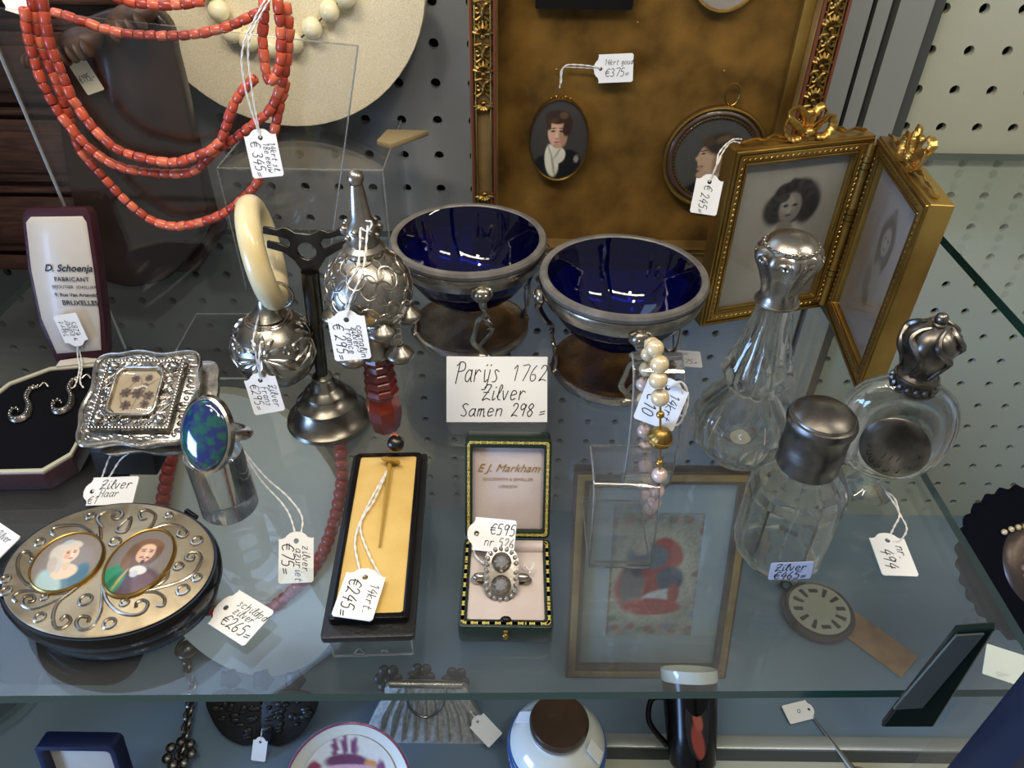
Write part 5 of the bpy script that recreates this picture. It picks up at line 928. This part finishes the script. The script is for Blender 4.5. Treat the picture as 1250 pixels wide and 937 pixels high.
st = MB().lathe([(0, zt), (7.6, zt-.8), (8.6, zt+.4), (8.5, zt+3), (8.8, zt+6.4), (8, zt+7.6), (6.8, zt+9), (6.9, zt+12), (9, zt+17), (10.8, zt+22), (11, zt+25), (9.6, zt+29), (5.6, zt+32), (0, zt+33)], 48, rib=lambda a, z: 1+.05*math.cos(a*6)*(1 if z > zt+9 else 0)).build('silver_stopper', M['silverd'], T)
mb = MB(); mb.sphere((0, 0, zt+35.5), 2.6, 14, 10); mb.torus((0, 0, zt+33.2), 2.2, .6, 16, 6); mb.torus((0, 0, zt+7), 8.6, .6, 40, 6); mb.torus((0, 0, zt+.6), 8.6, .6, 40, 6)
for k in range(6):
    a = 2*PI*k/6-1.2
    P = cr([V((q*math.cos(a+w_), q*math.sin(a+w_), zt+z)) for q, w_, z in ((7.4, 0, 10), (9.4, .35, 17), (11.4, .2, 22), (11, -.3, 27), (8, -.35, 30.5), (5, 0, 32.6))], 5); n = len(P); mb.tube(P, [.7+.9*math.sin(PI*i/(n-1)) for i in range(n)], 7)
for k in range(16): a = 2*PI*k/16; mb.sphere((8.7*math.cos(a), 8.7*math.sin(a), zt+3.6), (1.5, 1.5, 1.9), 7, 5)
mb.build('embossing', M['silverd'], st)
h = at(1083, 660, 3.2); s0 = at(1078, 597, 4)
price_tag('white tag reading nr. 494 lying on the glass beside the oval flask', h, (-.02, -.98, -.12), (0, -.08, .99), [('nr.', 4, 2.5, 2.4), ('494', 5, 4, -4.6)], [[s0, at(1090, 612, 3), at(1098, 628, 2.5), at(1092, 642, 3), h], [s0, at(1092, 608, 4), at(1098, 626, 3), at(1107, 645, 3), at(1098, 660, 4), h+V((1, 0, 0))]], L=21, W=15.5)
# ================================================================== things below the glass, on the cabinet floor
fl_ = lambda u, v: at(u, v, FZ)
def leaning(u0, v0, u1, v1, lean=16):       # base corners by pixel on the floor, plane leaning back
    a, b = fl_(u0, v0), fl_(u1, v1); return frame((a+b)/2, b-a, V((0, math.sin(R(lean)), math.cos(R(lean))))), (b-a).length
mx, Wf = leaning(690, 825, 885, 826); Hf = 197
T = thing('embroidery_frame', 'gilt wooden frame with grey mount and red embroidery under the glass shelf', 'picture frame', mx.translation)
fr_ = MB().prism([rrect(Wf, Hf, 1, 2, 0, Hf/2), rrect(Wf-22, Hf-22, .6, 2, 0, Hf/2)], -9, 2, mx).build('wooden_frame', M['brownw'], T, world=True, bevel=1)
MB().prism([rrect(Wf-4, Hf-4, 1, 2, 0, Hf/2), rrect(Wf-15, Hf-15, .6, 2, 0, Hf/2)], 1, 3.2, mx).build('gilt_moulding', M['gesso'], fr_, world=True, bevel=.8)
MB().prism([rrect(Wf-20, Hf-20, .6, 2, 0, Hf/2), rrect(Wf-64, Hf-78, .6, 2, 0, Hf/2)], -6, -4.2, mx).build('mount', M['matb'], T, world=True, smooth=False)
EMB = [(0, .0, .55, .75, 0, '#b3ab8f', .3)]
for k in range(90):
    a = 2*PI*k/90; x, y = .62*max(-1, min(1, 1.5*math.cos(a))), .88*max(-1, min(1, 1.5*math.sin(a))); EMB.append((x+rng.normal(0, .03), y+rng.normal(0, .03), .06, .05, rng.rand()*90, ('#8a4a44', '#5d6e52', '#9a7a6a', '#6a7a84')[k % 4], .4))
EMB += [(.15, .35, .2, .26, 30, '#a83a32', .2), (-.1, -.2, .42, .42, 20, '#9c2f2b', .2), (-.28, -.15, .16, .4, 0, '#4a4a52', .3), (.22, -.05, .18, .2, 0, '#33485c', .25), (-.1, .3, .28, .2, 0, '#5d6a70', .3), (.12, -.32, .26, .1, 15, '#cfc8ba', .3), (0, -.5, .4, .14, 0, '#a5332e', .25), (-.2, .42, .12, .1, 0, '#c9b49c', .3), (.28, -.28, .08, .16, 0, '#a33d35', .3)]
picture('embroidery', M['paint'], T, mx @ Matrix.Translation((0, Hf/2, -5.5)), Wf-62, Hf-76, EMB, '#8e8a76', False, 0, 80, .12)
MB().prism([rrect(Wf-20, Hf-20, .6, 2, 0, Hf/2)], -2.5, -2, mx).build('glazing', M['acryl'], T, world=True, smooth=False)
# cream oval cushion with the old red coral strand
mx, _ = leaning(250, 826, 400, 826, 14); Hc = 262; Wc = 172
T = thing('necklace_cushion', 'pale oval cushion under the glass shelf carrying a dark red bead strand', 'necklace bust', mx.translation)
MB().prism([[(Wc/2*math.cos(a)*(1 if math.sin(a) > 0 else .96), Hc/2+Hc/2*math.sin(a)) for a in [2*PI*k/64 for k in range(64)]]], -12, 0, mx).build('cushion', M['cushion'], T, world=True, bevel=4, segs=3)
T2 = thing('bead_strand', 'strand of dark red round coral beads on the pale cushion under the glass', 'necklace', mx.translation+V((0, 0, 60)))
bm_ = MB().sphere((0, 0, 0), 5.2, 12, 8).mesh('bead', M['coralr']); nn = (mx.to_3x3() @ V((0, 0, 1))); p0 = mx.translation+nn*5.6
SP = cr([onp(u, v, p0, nn) for u, v in ((222, 470), (212, 540), (202, 590), (196, 640), (206, 690), (235, 730), (275, 752), (320, 748), (356, 722), (385, 690), (402, 655), (412, 620), (418, 580), (414, 535), (406, 480))], 6)
for p in resample(SP, 8.6): link('bead', bm_, T2, Matrix.Translation(p-(mx.translation+V((0, 0, 60)))) @ Matrix.Diagonal((1, 1, .9+.2*rng.rand(), 1)))
# navy ring box
p = fl_(133, 968); T = thing('jewel_box', 'navy blue jewel box with cream satin lid at the lower left below the shelf', 'jewel box', (p.x, p.y-34, FZ))
MB().prism([rrect(62, 50, 4, 4), rrect(54, 42, 3, 4)], 4, 26).build('case', M['bluebox'], T, bevel=1); MB().prism([rrect(60, 48, 4, 4)], 0, 6).build('case_floor', M['bluebox'], T)
MB().prism([rrect(54, 42, 3, 4)], 6, 20).build('satin_pad', M['satin'], T, bevel=3)
lm = frame((0, 25, 26), (1, 0, 0), (0, .22, 1)); MB().prism([rrect(62, 58, 5, 5, 0, 29), rrect(53, 49, 4, 5, 0, 29)], -14, 0, lm).build('lid', M['bluebox'], T, bevel=1.2)
MB().prism([rrect(56, 52, 4, 4, 0, 29)], -13, -8, lm).build('satin_lining', M['satin'], T, bevel=2); MB().sphere((0, -2, 22), (17, 13, 12), 24, 14).build('satin_puff', M['satin'], T); T.scale = (.88, .88, .88)
# chatelaine chain
P = cr([at(u, v, FZ+6) for u, v in ((232, 786), (228, 812), (236, 838), (231, 868), (226, 898), (219, 925), (214, 960))], 6)
T = thing('silver_chain', 'heavy tarnished silver chain lying left of the black brooch below the shelf', 'chain', P[0]-V((0, 0, 6)))
Q = resample(P, 5.2); lk = MB().torus((0, 0, 0), 4.2, 1.3, 14, 6, sx=.72).mesh('link', M['silverd'])
for k in range(len(Q)-1): d = (Q[k+1]-Q[k]); link('link', lk, T, frame(Q[k]-(P[0]-V((0, 0, 6))), d.cross(V((0, 0, 1)))+V((0, 0, 1))*d.length*(.8 if k % 2 else -.8), d))
mb = MB(); c = P[2]+V((0, 0, 3)); mb.torus(c, 9, 2, 24, 8); mb.sphere(c+V((0, 2, 0)), (6, 7, 3), 12, 8); mb.sphere(c+V((0, 14, 0)), (4, 7, 3), 12, 8); mb.build('hook_plate', M['silverd'], T, world=True)
mb = MB(); c = P[-8]+V((0, 0, 2)); 
for k in range(7): a = 2*PI*k/7; mb.sphere(c+V((9*math.cos(a), 9*math.sin(a), 0)), (4, 4, 2.5), 10, 7)
mb.build('rosette', M['silverd'], T, world=True)
# black lace-like jet brooch
c = at(320, 872, FZ+20); T = thing('jet_brooch', 'black butterfly-shaped jet brooch hanging below the shelf edge', 'brooch', (c.x, c.y, FZ)); bx = frame(c, (1, 0, 0), (0, .62, .78))
mb = MB()
for s in (-1, 1):
    ol = cr([(0, -20, 0), (s*14, -23, 0), (s*30, -15, 0), (s*40, 0, 0), (s*43, 12, 0), (s*34, 18, 0), (s*20, 20, 0), (s*6, 16, 0), (0, 8, 0)], 4)
    mb.prism([[(p.x, p.y) for p in (ol if s > 0 else ol[::-1])]], -2, 2, bx)
wing = mb.build('wing', M['jet'], T, world=True, bevel=.8)
mb = MB()
for s in (-1, 1):
    for k in range(34):
        x, y = s*rng.uniform(3, 38), rng.uniform(-17, 17)
        if abs(x)/42+abs(y-2)/26 < 1.05: mb.sphere((x, y, 2.4), (rng.uniform(2, 4.5), rng.uniform(1.5, 3), 1.4), 8, 5, bx)
tag_(mb.build('carved_relief', M['jet'], wing, world=True), kind='stuff')
for x in (-18, 0, 18): MB().lathe([(0, 3), (6, 2), (8, 0), (0, -1)], 16, bx @ Matrix.Translation((x*1.4, 27, 0)), rib=lambda a, z: 1+.15*math.cos(5*a)).build('flower', M['jet'], T, world=True)
MB().box((0, -20, 0), (3, 40, 3), frame(c+V((0, 10, -12)), (1, 0, 0), (0, 0, 1))).build('prop', M['acryl'], T, world=True)
h = at(318, 905, FZ+14); price_tag('small blank white tag below the black butterfly brooch', h, (-.1, -.6, -.75), (0, -.75, .6), [], [[h, at(320, 888, FZ+24)]], L=18, W=11)
# saucer with pink lustre scene
c = at(430, 950, FZ+30); T = thing('lustre_saucer', 'white saucer with pink lustre house scene at the bottom edge of view', 'saucer', (c.x, c.y-6, FZ)); sx = frame((0, 0, 32), (1, 0, 0), (0, .80, .6))
MB().lathe([(0, 0), (24, 0), (40, 5), (49, 12), (50.5, 12.6), (49, 13.4), (40, 7.5), (24, 2.5), (0, 2.4)], 64, sx).build('dish', M['porc'], T)
MB().torus((0, 0, 13), 49.4, 1.0, 64, 8, sx).build('lustre_rim', M['lustre'], T)
SC = [(0, -.3, .8, .14, 0, '#7a4468', .3), (0, -.55, .7, .14, 0, '#a07a96', .4), (-.1, .15, .45, .16, 0, '#6a3a58', .3), (-.35, .45, .07, .2, 0, '#7a4468', .3), (-.15, .5, .07, .24, 0, '#7a4468', .3), (.05, .45, .07, .2, 0, '#7a4468', .3), (-.75, -.05, .16, .22, 0, '#8a3a50', .3), (.4, .1, .14, .1, 0, '#c98a4a', .4), (.62, 0, .1, .2, 0, '#7a4468', .4), (0, .05, .5, .05, 0, '#c9a0b0', .4)]
picture('painted_scene', M['paint'], T, MAT4[T.name] @ sx @ Matrix.Translation((0, 2, 8.2)), 76, 76, [(x, y+.32, *r) for x, y, *r in SC], '#d6d2c8', True, -5.4, 40)
MB().box((0, 8, 14), (30, 8, 28)).build('easel', M['acryl'], T); T.scale = (.9, .9, .9)
# silver mesh purse
c = at(520, 902, FZ+4); T = thing('mesh_purse', 'silver mesh purse standing behind the saucer below the shelf', 'purse', (c.x, c.y, FZ)); px_ = frame((0, 0, 2), (1, 0, 0), (0, .5, .87))
ol = cr([(-47, -3, 0), (-44, 14, 0), (-33, 36, 0), (-26, 46, 0), (26, 46, 0), (33, 36, 0), (45, 14, 0), (48, -3, 0), (24, -6, 0), (-24, -6, 0)], 5, True)
MB().prism([[(p.x, p.y) for p in ol]], -7, 0, px_).build('mesh_bag', M['mesh'], T, bevel=3, segs=3)
mb = MB()
for k in range(9): x = -32+8*k; mb.tube([px_ @ V((x*.65, 43, 1)), px_ @ V((x, 22, 2.4)), px_ @ V((x*1.15, 0, 1))], [1, 2.4, 1.6], 8, flat=.25)
mb.build('fold', M['mesh'], T); mb = MB(); mb.tube([px_ @ V((-28, 47, 0)), px_ @ V((28, 47, 0))], 3, 10); mb.build('clasp_bar', M['silver'], T)
mb = MB(); mb.tube(cr([px_ @ V(q) for q in ((-16, 46, 2), (-12, 30, 4), (0, 22, 4), (12, 30, 4), (16, 46, 2))], 6), 1, 7); mb.build('chain', M['silverd'], T)
h = at(583, 880, FZ+24); price_tag('white tag tied to the right side of the silver mesh purse', h, (.7, -.5, -.45), (0, -.7, .7), [], [[h, at(573, 866, FZ+30)]], L=23, W=15)
# porcelain jar with brown lid
c = fl_(677, 938); T = thing('porcelain_jar', 'white and blue porcelain jar with brown wooden lid at the bottom edge', 'jar', (c.x, c.y, FZ))
MB().lathe([(0, 0), (24, 0), (26, 3), (33, 14), (36, 30), (34, 46), (26, 56), (20, 59), (19, 64), (16, 64), (0, 62)], 56).build('jar_body', M['porc'], T)
for z, r_ in ((38, 35.6), (43, 34.8)): MB().torus((0, 0, z), r_, .8, 56, 6).build('blue_band', M['cobalt'], T)
mb = MB()
for k in range(16):
    a = 2*PI*k/16
    for s in (-1, 1): mb.tube([(35.6*math.cos(a+s*.1*math.cos(t*6)), 35.6*math.sin(a+s*.1*math.cos(t*6)), 33+3*math.sin(t*6)) for t in [i/8 for i in range(9)]], .7, 5)
tag_(mb.build('blue_scrolls', M['cobalt'], T), kind='stuff')
MB().lathe([(0, 62), (19, 62), (20.6, 64), (21, 71), (19.6, 73.6), (0, 74)], 48).build('wooden_lid', M['brownw'], T)
lb = frame((25, -14, 57.5), (.4, 1, 0), (-.55, .2, .75)); s_ = MB().prism([rrect(9, 16, .5, 1)], 0, .4, lb).build('price_sticker', M['paper'], T, smooth=False)
lb = frame((-24, 10, 58), (.4, 1, 0), (-.7, .2, -.6)); MB().prism([rrect(9, 15, .5, 1)], -.4, 0, lb).build('price_sticker', M['paper'], T, smooth=False)
# black mug with painted figure, tipped back
c = fl_(842, 946); T = thing('painted_mug', 'black mug with white rim and a painted red-robed figure below the shelf', 'mug', (c.x, c.y, FZ))
mg = frame((0, 0, 6), (1, 0, 0), V((0, .80, .60)).cross(V((1, 0, 0)))); mg = Matrix.Translation((0, 0, 14)) @ Matrix.Rotation(R(-52), 4, 'X')
MB().lathe([(0, 0), (15, 0), (17, 3), (19, 24), (21, 62), (20.4, 62), (16.5, 4), (0, 4)], 44, mg).build('mug_body', M['black'], T); MB().lathe([(20.8, 60), (21.7, 62), (21.6, 69), (20.6, 69), (19.8, 60)], 44, mg, loop=True).build('white_rim', M['porc'], T)
mb = MB(); mb.tube(cr([mg @ V(q) for q in ((-19, 2, 48), (-29, 2, 46), (-31, 2, 30), (-18, 2, 14))], 6), 2.2, 8); mb.build('handle', M['black'], T)
vs = mg @ Matrix.Translation((0, -19.3, 33)) @ Matrix.Rotation(R(90-4), 4, 'X')
picture('painted_figure', M['paint'], T, MAT4[T.name] @ vs, 17, 48, [(0, -.5, .18, .5, 10, '#8f3a2a', .3), (.02, .1, .14, .3, 12, '#a04a36', .35), (.08, .45, .09, .12, 0, '#c89a80', .3), (.08, .58, .1, .06, 0, '#5a3a28', .4)], '#120f12', True, .8, 30)
# three dark flower ornaments behind the purse
for i, (u, v) in enumerate(((474, 828), (514, 826), (556, 831))):
    c = at(u, v, FZ+30); T = thing('jet_flower', ('first from the left', 'middle', 'third from the left')[i]+' of the three dark flower ornaments behind the silver purse', 'ornament', (c.x, c.y, FZ+26), 0, 'flower ornaments'); jm = frame((0, 0, 4), (1, 0, 0), (0, .7, .7))
    for k in range(6): a = 2*PI*k/6+i; MB().sphere((7*math.cos(a), 7*math.sin(a), 0), (4.6, 4.6, 2), 10, 7, jm).build('petal', M['jet'], T)
    MB().sphere((0, 0, 2), 3.4, 12, 8, jm).build('centre', M['jet'], T); MB().box((0, 4, -13), (3, 3, 26)).build('acrylic_post', M['acryl'], T)
# watch, kraft tag, hatpin tag, cream tag
c = fl_(996, 752); T = thing('pocket_watch', 'round pocket watch with pale enamel dial under the glass near the brown tag', 'watch', (c.x, c.y, FZ))
MB().lathe([(0, 0), (26, 0), (31, 5), (31.5, 9), (29, 12), (27, 11), (0, 11)], 56).build('case', M['bronze'], T); MB().lathe([(0, 11.2), (26.5, 11.2), (26.5, 11.8), (0, 12)], 48).build('dial', M['mop'], T)
for k in range(12):
    a = 2*PI*k/12; MB().box((19*math.cos(a), 19*math.sin(a), 12.2), (8, 3.4, .5), None).build('hour_plaque', M['bronze'], T) if k % 3 == 0 else MB().prism([[(x*math.cos(a)-y*math.sin(a), x*math.sin(a)+y*math.cos(a)) for x, y in ((14, -1.2), (23, -2), (23, 2), (14, 1.2))]], 12, 12.5).build('hour_plaque', M['bronze'], T)
mb = MB(); mb.torus((0, 0, 0), 5, 1.2, 20, 8, Matrix.Translation((-20, 29, 6))); mb.sphere((-16, 25, 6), 3.4, 12, 8); mb.build('bow', M['bronze'], T)
c = fl_(1030, 757); kd = (fl_(1110, 815)-c).normalized(); km = frame(c+V((0, 0, 1)), kd, V((0, 0, 1)).cross(kd)); L_ = (fl_(1112, 812)-c).length
T = thing('kraft_label', 'large brown kraft luggage label lying under the glass beside the watch', 'label', c)
MB().prism([[(-8, -7), (-3, -15), (L_, -15), (L_, 15), (-3, 15), (-8, 7)], circ(3.2, 14)], 0, .8, km).build('card', M['kraft'], T, world=True, smooth=False); MB().torus((0, 0, .8), 5, 1.0, 24, 6, km).build('eyelet', M['paper2'], T, world=True)
c = fl_(975, 878); T = thing('hatpin', 'silver hatpin with ring end and small white tag lying below the shelf front', 'pin', c)
a_, b_ = fl_(985, 868)+V((0, 0, 2)), fl_(1040, 940)+V((0, 0, 2)); mb = MB(); mb.tube([a_, a_.lerp(b_, .55), b_], [.9, 1.2, 2.6], 8); mb.build('needle', M['silver'], T, world=True)
mb = MB(); mb.torus(b_+V((4, -8, 0)), 9, 1.2, 24, 8); mb.build('ring', M['silver'], T, world=True)
h = fl_(986, 868)+V((0, 0, 3)); price_tag('small white tag with a black square mark on the silver hatpin', h, (-1, -.25, 0), (0, -.1, 1), [('o', 5, 7, -2)], [], L=24, W=15)
c = at(1228, 812, -120); T = thing('cream_label', 'cream label in a clear sleeve at the right edge beside the dark post', 'label', c); cm = frame(c, (1, -.42, 0), (.3, .75, .5))
MB().prism([rrect(22, 17, .5, 1)], 0, .5, cm).build('card', M['paper2'], T, world=True, smooth=False); MB().prism([rrect(42, 36, 1, 2, 1, -6)], -.6, -.2, cm).build('clear_sleeve', M['acryl'], T, world=True, smooth=False)
MB().box((0, 0, -100), (12, 10, 200), Matrix.Translation(c+V((0, 0, -2)))).build('acrylic_post', M['acryl'], T, world=True, smooth=False)
# black scalloped pad with cameo, right of the shelf
c = at(1268, 690, -150); T = thing('cameo_display', 'black scalloped pad with pearl-set cameo head, right of the shelf edge', 'brooch', c); dm = frame(c, (1, 0, 0), (0, .8, .6))
rr = lambda a, z: 1+.025*math.cos(a*30); MB().lathe([(0, -8), (52, -8), (55, -2), (52, 2), (44, 3), (0, 3)], 180, dm, rib=rr).build('scalloped_pad', M['velb'], T, world=True)
MB().lathe([(0, 8), (20, 7.4), (26, 4), (27, 2), (0, 2)], 48, dm @ Matrix.Diagonal((1, 1.15, 1, 1))).build('cameo_ground', M['bronze'], T, world=True)
hd = MB(); hd.sphere((-4, 3, 8), (11, 14, 6), 20, 14, dm); hd.sphere((-15, -2, 8.5), (3, 2.6, 3), 10, 8, dm); hd.sphere((-11, -7, 8), (6, 5, 4), 12, 8, dm); hd.sphere((3, -14, 7), (8, 9, 4.5), 14, 10, dm); hd.build('cameo_head', mat('shell_cameo', '#9a6f5a', .35, coat=.3), T, world=True)
for k in range(7): MB().sphere((-24+5*k, 22+4*math.sin(k*.5), 6), 2.1, 12, 8, dm).build('seed_pearl', M['pearl'], T, world=True)
MB().box((0, 0, -85), (14, 12, 170), Matrix.Translation(c+V((0, 14, -8)))).build('acrylic_post', M['acryl'], T, world=True, smooth=False)
# dark dish of glass at the lower left, dark cushion below the jewel box
c = fl_(-10, 850); T = thing('glass_dish', 'clear glass dish with thin rim at the lower left corner', 'dish', (c.x, c.y, FZ))
MB().lathe([(0, 2), (26, 2), (42, 14), (41, 14), (25, 0), (0, 0)], 56).build('bowl', M['acryl'], T); MB().torus((0, 0, 14), 41.6, .9, 64, 6).build('rim', M['edge2'], T)
c = at(60, 600, -110); T = thing('black_cushion', 'matt black velvet display cushion below the jewel box and the shelf', 'cushion', (c.x-62, c.y+20, FZ))
MB().prism([rrect(120, 120, 20, 5)], 0, 214, Matrix.Translation((0, 20, 0))).build('cushion', M['velb'], T, bevel=6, segs=3)
# dark glass bracket at the front edge; a grey slab paints its face reflection
M['bevel'] = mat('grey_glass_reflection', '#5c625d', .12, .3)
q = [ay(u, v, 136) for u, v in ((1075, 888), (1140, 888), (1216, 768), (1166, 772))]
T = thing('glass_bracket', 'dark green glass bracket with slanted end at the right of the shelf front', 'bracket', q[0])
o1 = V((1.5, 3.2, 0)); mb = MB(); mb.slab(q, [p+o1 for p in q]); M['deep'] = mat('deep_green_glass', '#0b1c1a', .1)
mb.build('bracket', M['deep'], T, world=True, bevel=.8, smooth=False)
q2 = [ay(u, v, 135.4) for u, v in ((1091, 866), (1126, 864), (1202, 774), (1168, 776))]; mb = MB(); mb.slab(q2, [p+V((0, .8, 0)) for p in q2]); mb.build('grey_reflection', M['bevel'], T, world=True, smooth=False)
